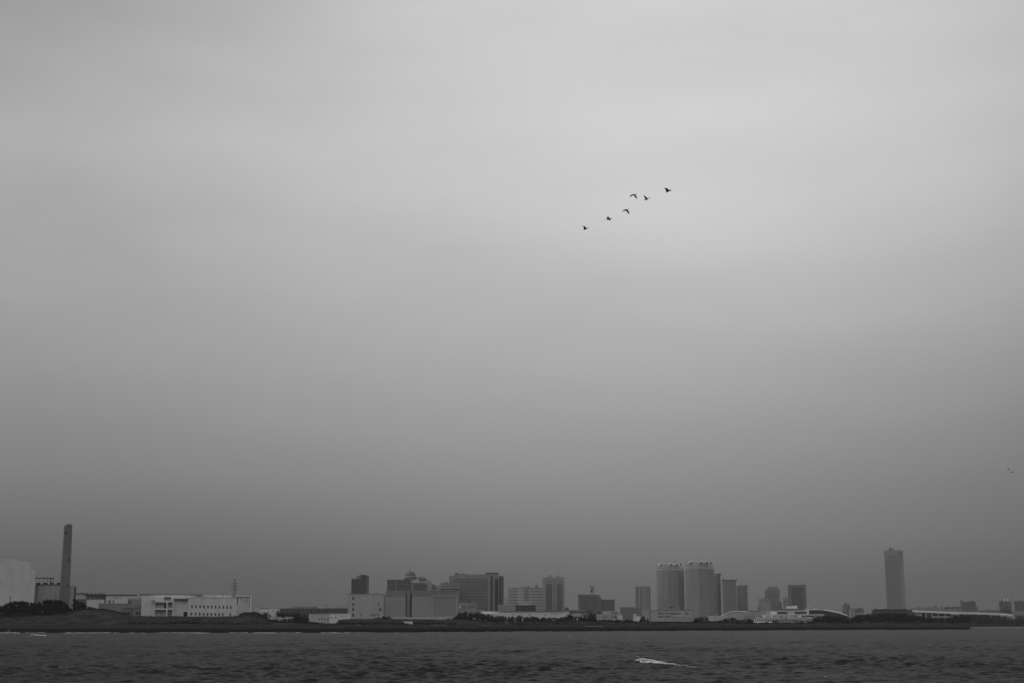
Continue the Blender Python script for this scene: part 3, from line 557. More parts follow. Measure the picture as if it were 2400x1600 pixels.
for pa, pb, y_ in ((1066, 1075, 1342.2), (1080, 1088, 1343), (1090, 1094, 1345)): b.box('roof_unit', SLATE, pa, pb, y_, y_+2.2, y0=6, dep=10, ref=1348)
b.box('roof_unit', SLAB, 1067, 1096, 1344.4, 1349, y0=8, dep=8, ref=1348)
b = B('entrance_hall', 'low pale hall with small windows in front of the foot of the office slab', 'building', 1072, 1118, 2750)
w = [(p-1, p+1, 1419.5, 1424) for p in (1085, 1089.5, 1098, 1103, 1107, 1110.5)]
_, hs = b.wall('wall', MID, 1072, 1117, 1411, w, dep=20); b.windows(hs, SLATE); b.box('dark_roof', SLATE, 1088, 1117, 1410, 1413, y0=3, dep=12); b.box('roof_unit', DARK, 1096, 1101, 1407.5, 1410.5, y0=5, dep=5); b.box('white_unit', BRIGHT, 1076, 1080, 1419.6, 1424.2, y0=-3, dep=2); b.box('roof_strip', PALE, 1118, 1136, 1428.6, 1430.2, y0=-3, dep=6); b.box('base', MID, 1072, 1136, 1430.2, y0=-2, dep=6)
BW_ = mat('white_tile_band', .72, var=.05); BG_ = mat('ribbon_window', .105, rough=.3, spec=.3, var=.1)
b = B('banded_block', 'mid-rise block striped with white bands and dark ribbon windows', 'building', 1191, 1273, 3080)
def curved_bands(b, pl, pm, pr, top, base, pitch, bow=10):
    ul, um, ur = b.u(pl), b.u(pm), b.u(pr)
    front = [(ul, 0), (um, 0)]+[(um+(ur-um)*t, -bow*math.sin(math.pi*t)*.75-2*min(1, t*5)) for t in np.linspace(.06, 1, 14)]
    foot = front+[(ur, 30), (ul, 30)]
    MB().prism(foot, -1, b.z(top)).build('glass_core', BG_, b.root)
    n = int(round((base-top)/pitch)); zt, zl = b.z(top), b.z(base); p = (zt-zl)/n
    out = [(x, y-.7) for x, y in front]+[(x, y+.3) for x, y in front][::-1]
    q = MB(); k = len(front); q.add([(x, y, 0) for x, y in out]+[(x, y, p*.5) for x, y in out], [tuple(range(2*k))[::-1], tuple(range(2*k, 4*k))]+[(i, (i+1) % (2*k), 2*k+(i+1) % (2*k), 2*k+i) for i in range(2*k)])
    me = mesh('floor_band', q.v, q.f, BW_)
    for i in range(n): link('floor_band', me, b.root, (0, 0, zt-i*p-p*.98))
curved_bands(b, 1191, 1212.5, 1272.5, 1376.6, 1430, 3.6)
b.box('roof_slab', BW_, 1191, 1200, 1377.6, 1378.8, y0=-.4, dep=20); b.clutter(GREY, 1224, 1244, 1376.6, 3, 4.5, 3, 10); b.box('roof_unit', MID, 1255, 1262, 1369.5, 1376.5, y0=12, dep=6); b.box('pier', mat('painted_shade_tile', .30), 1229.5, 1238.5, 1379, y0=-10.6, dep=2)  # the darker strip puts the shading of the curved front into colour
b = B('low_banded_annex', 'low pale annex with thin window bands between the office slab and the striped block', 'building', 1166, 1192, 3000)
b.box('wall', BG_, 1167, 1191, 1417, dep=20); b.bands('floor_band', PALE, 1166.5, 1191.5, 1416.4, 1432, 3.8, .55)
b.box('stair_head', LIGHT, 1182, 1190.5, 1401, 1417, y0=3, dep=9); b.box('stair_head', LIGHT, 1184.5, 1189, 1409, 1418, y0=-1, dep=4)
b = B('dark_podium', 'dark low podium with a paler attic in front of the striped block', 'building', 1208, 1256, 2800)
b.box('wall', DARK, 1208, 1255.5, 1418.4, dep=20); b.box('attic', LIGHT, 1214, 1247, 1408, 1418.6, y0=2, dep=12); b.box('roof_edge', SLATE, 1207.6, 1256, 1417.4, 1418.6, y0=-.4, dep=20); b.fins('mullion', SLATE, 1210, 1254, 1419.5, 1428, 12, .2, y0=-.3, dep=.35)
b = B('striped_tower', 'square tower with two dark vertical window stripes and twin arcs on its roof', 'building', 1272, 1325, 3200)
TW = mat('tower_tile', .42, var=.06); TG = mat('tower_dark_glass', .17, rough=.3, var=.1, spec=.3)
b.box('frame', TW, 1272.3, 1324, 1352, dep=45, ref=1425); 
for pa, pb in ((1279.5, 1294.5), (1305, 1319)):
    b.box('window_stripe', TG, pa, pb, 1367.5, 1429, y0=-.15, dep=.4, ref=1425); b.fins('mullion', TW, pa, pb, 1367.5, 1429, 5, .22, y0=-.5, dep=.4, ref=1425)
    for k in range(4): p = pa+1+k*(pb-pa-1)/4; b.box('window', TG, p, p+2.2, 1361.6, 1364.2, y0=-.2, dep=.4, ref=1425)
    b.box('attic_band', SLATE, pa, pb-1, 1355.2, 1356, y0=-.2, dep=.4, ref=1425)
def arc_roof(b, pa, pb, ybase, ytop, y0, dep, m, name='arc_roof', n=9, th=.9, ref=None):
    u0, u1 = b.u(pa, ref or ybase), b.u(pb, ref or ybase); z0, z1 = b.z(ybase, (pa+pb)/2)-.1, b.z(ytop, (pa+pb)/2)
    pts = [(u0+(u1-u0)*t, z0+(z1-z0)*math.sin(math.pi*t)) for t in np.linspace(0, 1, n)]
    q = MB(); q.add([(x, y0, z) for x, z in pts]+[(x, y0+dep, z) for x, z in pts], [tuple(range(n)), tuple(range(n, 2*n))[::-1]]+[(i+1, i, n+i, n+i+1) for i in range(n-1)]+[(0, n-1, 2*n-1, n)]); q.build(name, m, b.root)
arc_roof(b, 1281, 1297.5, 1352, 1346.6, 3, 30, TW); arc_roof(b, 1300.5, 1317, 1352, 1346.8, 3, 30, TW)
b.box('corner_pier', MID, 1298, 1301, 1354, y0=-.8, dep=1, ref=1425); b.box('low_wing', GREY, 1324, 1333.5, 1422.6, y0=2, dep=16)
# long low white hall
b = B('long_white_hall', 'long low white hall with a thin dark roof behind the shore trees', 'building', 1150, 1336, 2250)
b.box('wall', BRIGHT, 1128, 1334, 1433, dep=40); b.box('roof', SLATE, 1161, 1322, 1430.2, 1432, y0=-1.5, dep=44); b.box('fascia', BRIGHT, 1127, 1334.5, 1432, 1434, y0=-.6, dep=30); b.box('low_porch', WHITE, 1118, 1166, 1437, y0=-8, dep=9)
for p in (1292, 1297.5, 1303): b.box('wall_lettering', SLATE, p, p+4.2, 1437.2, 1438.8, y0=-.15, dep=.3)
for k in range(17): b.box('wall_seam', LIGHT, 1136+k*12, 1136.5+k*12, 1434.2, 1446, y0=-.1, dep=.2)
for p in (1200, 1238, 1275): b.box('louvre', MID, p, p+6, 1438.5, 1440.5, y0=-.15, dep=.3)
b = B('harbour_office', 'low grey building with a flat overhanging roof behind trees right of the long white hall', 'building', 1324, 1402, 2350)
b.box('wall', MID, 1326, 1384, 1432.5, dep=20); b.box('roof', SLATE, 1322, 1392, 1429.2, 1432, y0=-3, dep=26); b.box('pale_roof_edge', PALE, 1353, 1373, 1429.6, 1430.8, y0=-3.3, dep=1); b.fins('column', PALE, 1352, 1370, 1432, 1444, 3, .15, y0=-2.5, dep=.6); b.box('white_screen', PALE, 1340, 1362, 1437, y0=-1.2, dep=.8)
# curved-shoulder block with the antenna
CB = mat('dull_office_tile', .21, var=.08)
b = B('shoulder_block', 'dark office block with a curved shoulder stepping down to a lower right wing', 'building', 1355, 1441, 2900)
zt = b.z(1392.3, 1380); zs = b.z(1403.8, 1410)
pts = [(b.u(1355), -1), (b.u(1355), zt)]+[(b.u(p), b.z(y_, p)) for p, y_ in ((1400, 1392.6), (1404.5, 1394), (1407.5, 1396.6), (1409.6, 1400), (1410.4, 1404))]+[(b.u(1410.4), -1)]
n_ = len(pts); q = MB(); q.add([(x, 0, z) for x, z in pts]+[(x, 34, z) for x, z in pts], [tuple(range(n_)), tuple(range(n_, 2*n_))[::-1]]+[(i, (i+1) % n_, n_+(i+1) % n_, n_+i)[::-1] for i in range(n_)]); q.build('main_block', CB, b.root)
b.box('wing', CB, 1410.4, 1441.2, 1404, y0=2, dep=30, ref=1430); b.bands('window_band', SLATE, 1362, 1383, 1399.5, 1430, 4.7, .36, y0=-.2, dep=.4); b.bands('window_band', SLATE, 1385.5, 1400, 1399.5, 1430, 4.7, .36, y0=-.2, dep=.4); b.bands('window_band', mat('faint_band', .17), 1412, 1440, 1407, 1429, 4.6, .4, y0=1.8, dep=.4); b.box('corner_strip', GREY, 1355.4, 1361.5, 1397, y0=-.3, dep=.8, ref=1430); b.box('corner_unit', DARK, 1357, 1361, 1396.3, 1398, y0=-.5, dep=.5, ref=1398)
def antenna(b, px, base, top, dishes):
    e = b.root; u_, z0 = b.uz(px, base, 12); z1 = b.uz(px, top, 12)[1]; q = MB()
    for s_ in (-1, 1):
        for t_ in (-1, 1): q.bar((u_+s_*1.6, 12+t_*1.6, z0-.2), (u_+s_*.7, 12+t_*.7, z1), .35)
    for k in range(5):
        z = z0+(z1-z0)*k/4; q.bar((u_-1.4, 11, z), (u_+1.4, 11, z), .3)
    q.build('antenna_mast', SLATE, e)
    for py, dx, r in dishes:
        z = b.uz(px, py, 12)[1]; MB().lathe(0, 0, [(.1, 0), (r*.7, r*.18), (r, r*.45), (r*.7, r*.25), (.1, .1)], 12).build('dish', SLATE, e, (u_+dx, 10.5, z)).rotation_euler = (math.radians(80), 0, math.radians(25*dx))
antenna(b, 1388.3, 1392.5, 1372.5, [(1374.5, -2.2, 2.4), (1375, 3, 2.2), (1379.5, 0, 2.3), (1385, -1, 2.8), (1385.5, 3, 2.0)])
b = B('flat_shore_building', 'wide flat shoreside building with a strip window below the dark shoulder block', 'building', 1392, 1460, 2180)
w = [(1412, 1424, 1444.4, 1446), (1432, 1439, 1444.4, 1446)]
_, hs = b.wall('wall', LIGHT, 1392, 1458.5, 1438.6, w, dep=20); b.windows(hs, SLATE); b.box('parapet', PALE, 1391.5, 1459, 1437.8, 1438.8, y0=-.4, dep=20); b.box('upper_storey', LIGHT, 1413, 1451, 1432.2, 1438.2, y0=4, dep=12); b.box('upper_roof', PALE, 1412, 1452, 1431.4, 1432.4, y0=3.4, dep=13); b.box('upper_window', SLATE, 1432, 1448, 1434, 1437, y0=3.8, dep=.4); b.box('white_bay', WHITE, 1448, 1459, 1441, y0=-.8, dep=1); b.box('stair', SLATE, 1441, 1444.5, 1441, 1447, y0=-1.5, dep=1.2)
b = B('finned_block', 'faint grey block with vertical fins left of the slim pale tower', 'building', 1453, 1503, 2750)
b.box('wall', GREY, 1453.5, 1502, 1422, dep=24); b.fins('fin', MID, 1460, 1499, 1425.5, 1450, 11, .4, y0=-.8, dep=.9); b.box('roof_band', MID, 1453, 1502.5, 1421.3, 1425, y0=-1, dep=25)
b = B('white_cube_house', 'small white house with a stepped side under the slim pale tower', 'house', 1485, 1503, 2180)
b.box('wall', BRIGHT, 1491, 1502, 1443.2, dep=8); b.box('stepped_side', WHITE, 1484, 1492, 1437.6, y0=2, dep=6); b.box('window', SLATE, 1488, 1490, 1440.5, 1443, y0=1.8, dep=.4); b.box('roof', PALE, 1490.6, 1502.4, 1442.4, 1443.4, y0=-.3, dep=8.5)
FT = mat('hazy_tower_tile', .42, var=.06); FG = mat('hazy_tower_band', .27, var=.08)  # low-contrast greys, part of the haze put into the colour
b = B('slim_tower', 'slim pale tower with a small white box on its roof left of the twin towers', 'building', 1490, 1525, 4000)
b.box('slab', FG, 1490, 1502.6, 1373.4, dep=30, ref=1430); b.box('strip', FT, 1497, 1500.5, 1374, y0=-.6, dep=1, ref=1430); b.box('slab', FT, 1503.4, 1522.3, 1374, y0=-1, dep=30, ref=1430); b.box('joint', SLATE, 1502.4, 1503.6, 1376, y0=.4, dep=4, ref=1430); b.box('edge_pier', FG, 1522.3, 1525, 1374.6, y0=2, dep=22, ref=1430)
b.box('roof_cap', PALE, 1492.6, 1500, 1368.6, 1373.6, y0=6, dep=10, ref=1373); b.box('roof_edge', MID, 1503, 1522.5, 1373.2, 1374.4, y0=-1.5, dep=31, ref=1374); b.bands('floor_band', FG, 1504, 1521.6, 1378, 1429, 3.4, .4, y0=-1.25, dep=.4)
# twin round-shouldered towers
TT = mat('twin_tower_tile', .52, var=.05); TB = mat('twin_tower_window_band', .22, var=.08); TD = mat('twin_tower_shaded_tile', .31, var=.06)  # TD: the tile darkened to paint the shade on the right side
def twin(label, pl, pr, pc0, pc1, ytop, ysh, ybase, D, op):
    b = B('twin_tower', label, 'tower', pl, pr, D, group='pair of round-shouldered twin towers', ref=ybase)
    w = b.w; zt = b.z(ytop, (pl+pr)/2); zs = b.z(ysh, (pl+pr)/2); c0, c1 = b.u(pc0, ybase), b.u(pc1, ybase)
    F = [(0, .42*w), (0, .30*w), (.03*w, .20*w), (.10*w, .10*w), (c0, .035*w), (c1, .03*w), (.60*w, .05*w), (.76*w, .12*w), (.80*w, .15*w), (.93*w, .34*w), (w, .46*w), (w, .62*w), (.9*w, .8*w), (.75*w, .92*w), (.3*w, .92*w), (.1*w, .8*w), (0, .62*w)]
    cx, cy = .5*w, .47*w
    def sc(P, s): return [(cx+(x-cx)*s, cy+(y-cy)*s) for x, y in P]
    lev = [(-1, 1), (zs, 1), (zs+(zt-zs)*.35, .985), (zs+(zt-zs)*.62, .94), (zs+(zt-zs)*.84, .86), (zt, .72)]
    q = MB(); n = len(F)
    for z, s in lev: q.v += [(x, y, z) for x, y in sc(F, s)]
    for j in range(len(lev)-1): q.f += [(j*n+i, j*n+(i+1) % n, (j+1)*n+(i+1) % n, (j+1)*n+i) for i in range(n)]
    q.f.append(tuple(range((len(lev)-1)*n, len(lev)*n))); q.build('shaft', TT, b.root)
    nb = int(round((zs-4)/(3.8*D/FPX))); p = (zs-4)/nb
    def ring(i0, i1, h, o=.5):
        P = F[i0:i1]; O = [(cx+(x-cx)*(1+2*o/w), cy+(y-cy)*(1+2*o/w)) for x, y in P]; I = [(cx+(x-cx)*.99, cy+(y-cy)*.99) for x, y in P][::-1]; R_ = O+I; k = len(R_); q = MB()
        q.add([(x, y, 0) for x, y in R_]+[(x, y, h) for x, y in R_], [tuple(range(k))[::-1], tuple(range(k, 2*k))]+[(i, (i+1) % k, k+(i+1) % k, k+i) for i in range(k)]); return q
    mes = [(lambda g: mesh('window_band', g.v, g.f, TB))(ring(a, e_, p*.42)) for a, e_ in ((1, 5), (5, 9))]
    for i in range(nb+1):
        for me in mes:
            if 6+i*p < zs+1: link('window_band', me, b.root, (0, 0, 4+i*p))
    for k in range(1, 6):
        z = 4+(nb+k)*p; f_ = np.interp(z, [l[0] for l in lev], [l[1] for l in lev])
        if z < zs+(zt-zs)*.75:
            P = sc(F, f_*1.012); I = sc(F, f_*.96); q = MB(); a_, e_ = 1, 9; R_ = P[a_:e_]+I[a_:e_][::-1]; k_ = len(R_); q.add([(x, y, 0) for x, y in R_]+[(x, y, p*.4) for x, y in R_], [tuple(range(k_))[::-1], tuple(range(k_, 2*k_))]+[(i, (i+1) % k_, k_+(i+1) % k_, k_+i) for i in range(k_)]); q.build('window_band', TB, b.root, (0, 0, z))
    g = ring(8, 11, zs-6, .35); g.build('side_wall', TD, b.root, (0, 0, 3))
    # plain projecting centre bay with fine fins, domed crown and dark round openings
    zb2 = b.z(ytop+1.5, (pc0+pc1)/2)
    b.lbox('centre_bay', TT, c0, c1, -1, zs+(zt-zs)*.55, .0, 8); b.lbox('bay_cap', TT, c0+.5, c1-.5, zs+(zt-zs)*.55, zb2, 3.5, 16)
    for i in range(6): u_ = c0+(c1-c0)*(i+.5)/6; b.lbox('fin', TB, u_-.45, u_+.45, 6, zs*.985, -.35, .1)
    for pa, y_ in op: 
        z = b.z(y_, pa); u_ = b.u(pa, y_); d_ = .12*w
        o = MB().lathe(0, 0, [(2.5, 0), (2.5, 9), (0, 9)][::-1], 12).build('crown_opening', BLACK, b.root, (u_, d_+3.5, z)); o.rotation_euler = (math.pi/2, 0, 0)
    q = MB(); Fc = sc(F, .70); Fd = sc(F, .48); q.prism(Fc, zt-.5, zt+2.4, Fd); q.build('crown_roof', mat('crown_roof_metal', .27), b.root)
    um = b.u((pl+pr)/2+(8 if pl < 1560 else -4), ytop); q = MB().bar((um, cy, zt+2), (um, cy, zt+9), .35); q.build('roof_mast', SLATE, b.root); b.lbox('roof_unit', GREY, um-3, um+4, zt+2.2, zt+4, cy-3, cy+4)
twin('left one of the twin round-shouldered towers, slightly the shorter and slimmer', 1540.5, 1605, 1553, 1568.5, 1318.5, 1334, 1428, 4050, [(1550, 1322.5), (1573.5, 1322), (1586.5, 1322), (1595, 1322)])
twin('right one of the twin round-shouldered towers, slightly the taller and broader', 1608.5, 1676, 1624.5, 1641, 1313.5, 1330, 1440, 4000, [(1620, 1318.5), (1644, 1318), (1658, 1317.5), (1666, 1318.5)])
HZ = mat('hazy_far_cladding', .34, var=.06); HZB = mat('hazy_far_band', .19, var=.06); HZD = mat('hazy_dark_tower', .28, var=.06)  # far tones kept close together, haze fading partly painted in
b = B('slab_tower', 'banded grey tower tucked against the right side of the taller twin tower', 'building', 1673, 1691, 4350)
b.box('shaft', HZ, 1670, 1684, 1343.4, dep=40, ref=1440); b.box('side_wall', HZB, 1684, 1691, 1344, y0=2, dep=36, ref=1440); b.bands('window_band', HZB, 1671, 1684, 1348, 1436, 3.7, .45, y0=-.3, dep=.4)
b.box('roof_edge', SLATE, 1676, 1691, 1343, 1344.4, y0=1.2, dep=36, ref=1344)
b = B('dark_slab_tower', 'dark flat-roofed tower standing second from the right of the twin tower group', 'building', 1693, 1729, 4300)
b.box('shaft', HZD, 1694.5, 1727.5, 1358.5, dep=40, ref=1432); b.box('roof_edge', SLATE, 1693, 1728.3, 1357.6, 1359.2, y0=-.6, dep=40, ref=1359); b.box('roof_unit', SLATE, 1692.3, 1694.4, 1354.6, 1358.6, y0=2, dep=6, ref=1358); b.fins('fin', HZ, 1713, 1726, 1362, 1430, 4, .3, y0=-.4, dep=.5, ref=1432); b.bands('floor_band', mat('far_band_mid', .25), 1713, 1727, 1361, 1430, 3.6, .35, y0=-.25, dep=.3, ref=1432)
b.box('return_wall', HZ, 1695, 1699, 1361, y0=-.3, dep=.5, ref=1432)
b = B('slab_tower', 'lower plain grey tower at the right end of the twin tower group', 'building', 1729, 1754, 4400)
b.box('shaft', HZD, 1728.5, 1745, 1372, dep=36, ref=1432); b.box('side_wall', HZ, 1745, 1753.5, 1371.6, y0=1.5, dep=30, ref=1432); b.box('roof_edge', HZB, 1732, 1753.8, 1370.8, 1372.2, y0=.8, dep=30, ref=1372); b.bands('floor_band', HZB, 1745.5, 1753, 1376, 1430, 5, .35, y0=1.3, dep=.3, ref=1432)
# buildings at the feet of the twin towers
b = B('banded_podium', 'low pale podium with two dark window strips at the foot of the left twin tower', 'building', 1540, 1622, 2900)
b.box('wall', LIGHT, 1526, 1622, 1429.5, dep=30)
for pa, pb in ((1541.5, 1555), (1558, 1566), (1568, 1597), (1606, 1614.5)): b.box('strip_window', SLATE, pa, pb, 1435.6, 1438.4, y0=-.2, dep=.4)
for pa, pb in ((1541, 1555), (1558, 1573)): b.box('strip_window', SLATE, pa, pb, 1443, 1445.4, y0=-.2, dep=.4)
b.box('roof_strip', GREY, 1526, 1622, 1428.6, 1429.8, y0=-.4, dep=30); b.box('rooftop_house', MID, 1555, 1592, 1419.5, 1429, y0=6, dep=10); b.box('rooftop_sign', DARK, 1568.5, 1576.5, 1421.6, 1424.2, y0=5.6, dep=.5); b.box('rooftop_sign', SLATE, 1578, 1584, 1422, 1423.6, y0=5.6, dep=.5); b.box('hatch', DARK, 1560.5, 1563, 1427.6, 1430.6, y0=-.6, dep=.5)
b.box('string_course', PALE, 1540, 1600, 1441, 1442, y0=-.3, dep=.4)
b = B('shore_clubhouse', 'plain light box of a clubhouse on the shore below the twin towers', 'building', 1574, 1625, 2160)
b.box('wall', mat('clubhouse_render', .40), 1574, 1624.5, 1444, dep=14); b.box('parapet', PALE, 1573.6, 1625, 1443.3, 1444.4, y0=-.3, dep=14)
for p in (1580, 1593, 1597, 1609, 1614): b.box('door', SLATE, p-.9, p+.9, 1455.5, 1461, y0=-.2, dep=.4)
b = B('curved_roof_hall', 'pale hall with a sweeping curved roof right of the twin towers', 'building', 1655, 1760, 2950)
pts = [(1655, 1449), (1672, 1447.6), (1686, 1444.5), (1697, 1439), (1708, 1433.6), (1722, 1431.4), (1745, 1431.8), (1762, 1433.5)]
P_ = [(b.u(p, 1440), b.z(y_, p)) for p, y_ in pts]; n_ = len(P_); q = MB()
q.add([(x, 0, z) for x, z in P_]+[(x, 40, z+1) for x, z in P_]+[(x, 0, z-1.3) for x, z in P_], [(i, i+1, n_+i+1, n_+i) for i in range(n_-1)]+[(2*n_+i, 2*n_+i+1, i+1, i) for i in range(n_-1)]); q.build('curved_roof', PALE, b.root)
q = MB(); q.add([(x, 1.2, z-.2) for x, z in P_]+[(x, 1.2, -1) for x, z in P_], [(n_+i, n_+i+1, i+1, i) for i in range(n_-1)]); q.build('front_wall', LIGHT, b.root)
b.box('wing', PALE, 1658, 1705, 1442, y0=-8, dep=10)
for p, y_ in ((1712, 1431), (1729, 1432)): b.box('skylight', SLATE, p, p+2.5, y_+1, y_+2.6, y0=-.3, dep=.5)
b.box('terrace', LIGHT, 1700, 1762, 1441, y0=-6, dep=6)
b = B('long_pale_roof_hall', 'low hall under a long straight pale roof right of the curved roof', 'building', 1742, 1792, 2800)
b.box('roof', PALE, 1742, 1790, 1432.8, 1435, y0=-1, dep=30); b.box('wall', LIGHT, 1744, 1789, 1434.8, y0=0, dep=26); b.box('back_roof', SLATE, 1752, 1780, 1430.3, 1432.6, y0=6, dep=15); b.box('dark_yard', MID, 1744, 1786, 1440.5, y0=-3, dep=2)
# right-hand skyline group
b = B('stepped_tower', 'far pale tower with a stepped crown right of the twin towers', 'building', 1793, 1830, 4350)
ST = mat('stepped_tower_tile', .31, var=.06); STB = mat('stepped_tower_band', .20)
b.box('lower_shaft', ST, 1793.5, 1829.5, 1381.5, dep=40, ref=1430); b.box('shoulder', ST, 1797, 1826.5, 1377, y0=2, dep=34, ref=1381); b.box('crown', ST, 1800, 1822.5, 1373.6, y0=4, dep=28, ref=1381); b.box('crown_band', STB, 1801, 1822, 1376.5, 1381, y0=3.7, dep=.4, ref=1381); b.bands('floor_band', STB, 1801, 1824, 1384, 1429, 3.4, .4, y0=-.3, dep=.4, ref=1430); b.fins('fin', ST, 1801, 1824, 1383, 1429, 6, .35, y0=-.5, dep=.4, ref=1430); b.box('low_wing', STB, 1824, 1833, 1410, y0=-2, dep=20, ref=1430)
b = B('mid_rise_block', 'pale mid-rise block in front of the stepped far tower', 'building', 1777, 1806, 3900)
b.box('wall', FT, 1777.5, 1805, 1400.6, dep=26, ref=1430); b.box('roof_edge', SLATE, 1788, 1806, 1400, 1401.2, y0=-.4, dep=26, ref=1401); b.grid(FG, 1780, 1803, 1404, 1428, 5, 6, .5, .5, ref=1430); b.box('window', SLATE, 1794, 1802, 1407.4, 1409, y0=-.4, dep=.4, ref=1430); b.box('low_wing', FG, 1776, 1781, 1420, y0=-2, dep=8, ref=1430)
b = B('antenna_block', 'faint slim block with a dish on its roof left of the dark gridded tower', 'building', 1836, 1848, 4450)
b.box('shaft', FT, 1836, 1848.5, 1401.5, dep=20, ref=1430); b.bands('floor_band', FG, 1837, 1848, 1404, 1428, 3.6, .4, y0=-.3, dep=.4, ref=1430); b.box('roof_dish', SLATE, 1840, 1844.6, 1397.4, 1400, y0=4, dep=3, ref=1400); b.box('dish_post', SLATE, 1841.7, 1842.9, 1399, 1402, y0=5, dep=1.5, ref=1400)
b = B('gridded_tower', 'dark square tower with gridded windows standing right of the stepped tower', 'building', 1848, 1891, 4000)
GT = mat('gridded_tower_frame', .25, var=.06); GD = mat('gridded_tower_glass', .12, rough=.35, spec=.3)
b.box('shaft', GD, 1848.5, 1890.6, 1370.4, dep=44, ref=1427); b.box('crown', GT, 1848.3, 1890.8, 1369.4, 1375, y0=-.5, dep=45, ref=1427); b.box('corner_pier', GT, 1848.3, 1856.5, 1374, y0=-.8, dep=3, ref=1427); b.box('corner_pier', GT, 1882.5, 1890.8, 1374, y0=-.8, dep=3, ref=1427)
b.fins('fin', GT, 1857, 1880, 1375, 1383.6, 6, .4, y0=-.6, dep=.7, ref=1427); b.bands('floor_band', GT, 1856.5, 1882.5, 1385, 1404, 2.7, .45, y0=-.5, dep=.6, ref=1427); b.fins('fin', GT, 1857, 1880, 1404.5, 1427, 8, .4, y0=-.6, dep=.7, ref=1427)
b.grid(GD, 1883.5, 1890, 1378, 1425, 2, 13, .55, .5, y0=-.95, dep=.3, ref=1427)
# marina terrace buildings
b = B('marina_building', 'cluttered white marina building with flat roofs stacked in steps', 'building', 1795, 1935, 2600)
b.box('rear_wall', LIGHT, 1795, 1896, 1431.6, y0=6, dep=20); b.box('pale_roof', BRIGHT, 1823, 1896, 1430.3, 1432, y0=2, dep=20); b.box('dark_glazing', SLATE, 1823, 1843, 1432.2, 1437.4, y0=5, dep=.8); b.box('dark_glazing', SLATE, 1863, 1891, 1432.4, 1437, y0=5, dep=.8); b.box('white_bay', WHITE, 1846, 1863, 1431.4, 1439, y0=4, dep=4); b.box('white_bay', BRIGHT, 1806, 1821, 1431.8, 1439.6, y0=3.4, dep=4); b.box('white_pier', BRIGHT, 1891.5, 1896, 1431, 1438, y0=3, dep=3)
b.box('roof_box', BRIGHT, 1842.5, 1855.5, 1419.6, 1425.4, y0=10, dep=8); b.box('roof_box', BRIGHT, 1856.5, 1868.5, 1418.4, 1426.6, y0=10, dep=8); b.box('roof_deck', SLATE, 1815, 1868, 1425.4, 1430, y0=9, dep=10); b.box('roof_hut', SLATE, 1868, 1886, 1425, 1429.6, y0=12, dep=8)
b.box('front_wall', PALE, 1770, 1893, 1438.6, y0=0, dep=6); b.box('balcony', BRIGHT, 1878, 1931, 1438.8, 1440.8, y0=-1.5, dep=3); b.box('balcony_recess', DARK, 1889, 1908, 1442.3, 1445, y0=-.6, dep=.8); b.box('side_wall', LIGHT, 1890, 1934, 1440.8, y0=-.2, dep=8); b.box('balcony_front', PALE, 1888, 1906, 1445, 1449.6, y0=-1.2, dep=.8)
for p, y_ in ((1772, 1441), (1778, 1440.6), (1783, 1442), (1830, 1442.5), (1840, 1446), (1862, 1441.5), (1884.5, 1444)): b.box('window', SLATE, p, p+3, y_, y_+3.2, y0=-.3, dep=.5)
for p, y_, k in ((1787.5, 1441.5, 8), (1807, 1440.2, 7), (1812, 1441.4, 3), (1872, 1441.2, 6)): b.box('bright_bay', BRIGHT, p, p+k, y_, y_+6.5, y0=-1, dep=1.2)
for p in (1812.6, 1880.5): b.box('round_window', BLACK, p, p+2.4, 1441.8, 1444.2, y0=-1.3, dep=.6)
b.clutter(MID, 1800, 1822, 1431.6, 4, 2.5, 6, 8); b.clutter(PALE, 1885, 1898, 1431, 3, 6, 2, 14)
b = B('boathouse_colonnade', 'long low white boathouse with a row of dark arches along the waterfront', 'building', 1767, 1908, 2330)
w = [(p-1.05, p+1.05, 1451.4, 1456.2) for p in np.arange(1770.6, 1818, 4.4)]
_, hs = b.wall('white_front', BRIGHT, 1767, 1818, 1449.2, w, dep=12, reveal=1.6); b.windows(hs, BLACK, 'archway', reveal=1.6)
w = [(p-.95, p+.95, 1452.6, 1457.2) for p in np.arange(1824, 1874, 4.2)]
_, hs = b.wall('grey_front', LIGHT, 1821, 1878, 1450.4, w, y0=2, dep=12, reveal=1.6); b.windows(hs, SLATE, 'archway', y0=2, reveal=1.6)
b.box('eaves', PALE, 1766.4, 1822, 1448.4, 1449.8, y0=-.8, dep=13); b.box('eaves', LIGHT, 1820, 1880, 1449.6, 1450.8, y0=1, dep=13); b.box('quay_apron', PALE, 1765, 1786, 1457.6, y0=-3, dep=3); b.box('quay_apron', LIGHT, 1787, 1870, 1459, y0=-2.5, dep=3)
b.box('stair_tower', DARK, 1810, 1822, 1452, y0=-1.2, dep=2); b.box('stair_tower', SLATE, 1860, 1868, 1452.5, y0=.6, dep=2)
b = B('arched_arena', 'wide dark arena under a long sloping arched pale roof', 'building', 1893, 1988, 2900)
pts = [(1893, 1428.2), (1908, 1427.2), (1920, 1427.4), (1935, 1429), (1950, 1431.6), (1962, 1434.2), (1974, 1437.6), (1986, 1441.4)]
P_ = [(b.u(p, 1440), b.z(y_, p)) for p, y_ in pts]; n_ = len(P_)
q = MB(); q.add([(x, -2, z) for x, z in P_]+[(x, 60, z+2) for x, z in P_]+[(x, -2, z-1.4) for x, z in P_], [(i, i+1, n_+i+1, n_+i) for i in range(n_-1)]+[(2*n_+i, 2*n_+i+1, i+1, i) for i in range(n_-1)]); q.build('arched_roof', PALE, b.root)
q = MB(); q.add([(x, 0, z-1.2) for x, z in P_]+[(x, 0, -1) for x, z in P_], [(n_+i, n_+i+1, i+1, i) for i in range(n_-1)]); q.build('front_glazing', DARK, b.root)
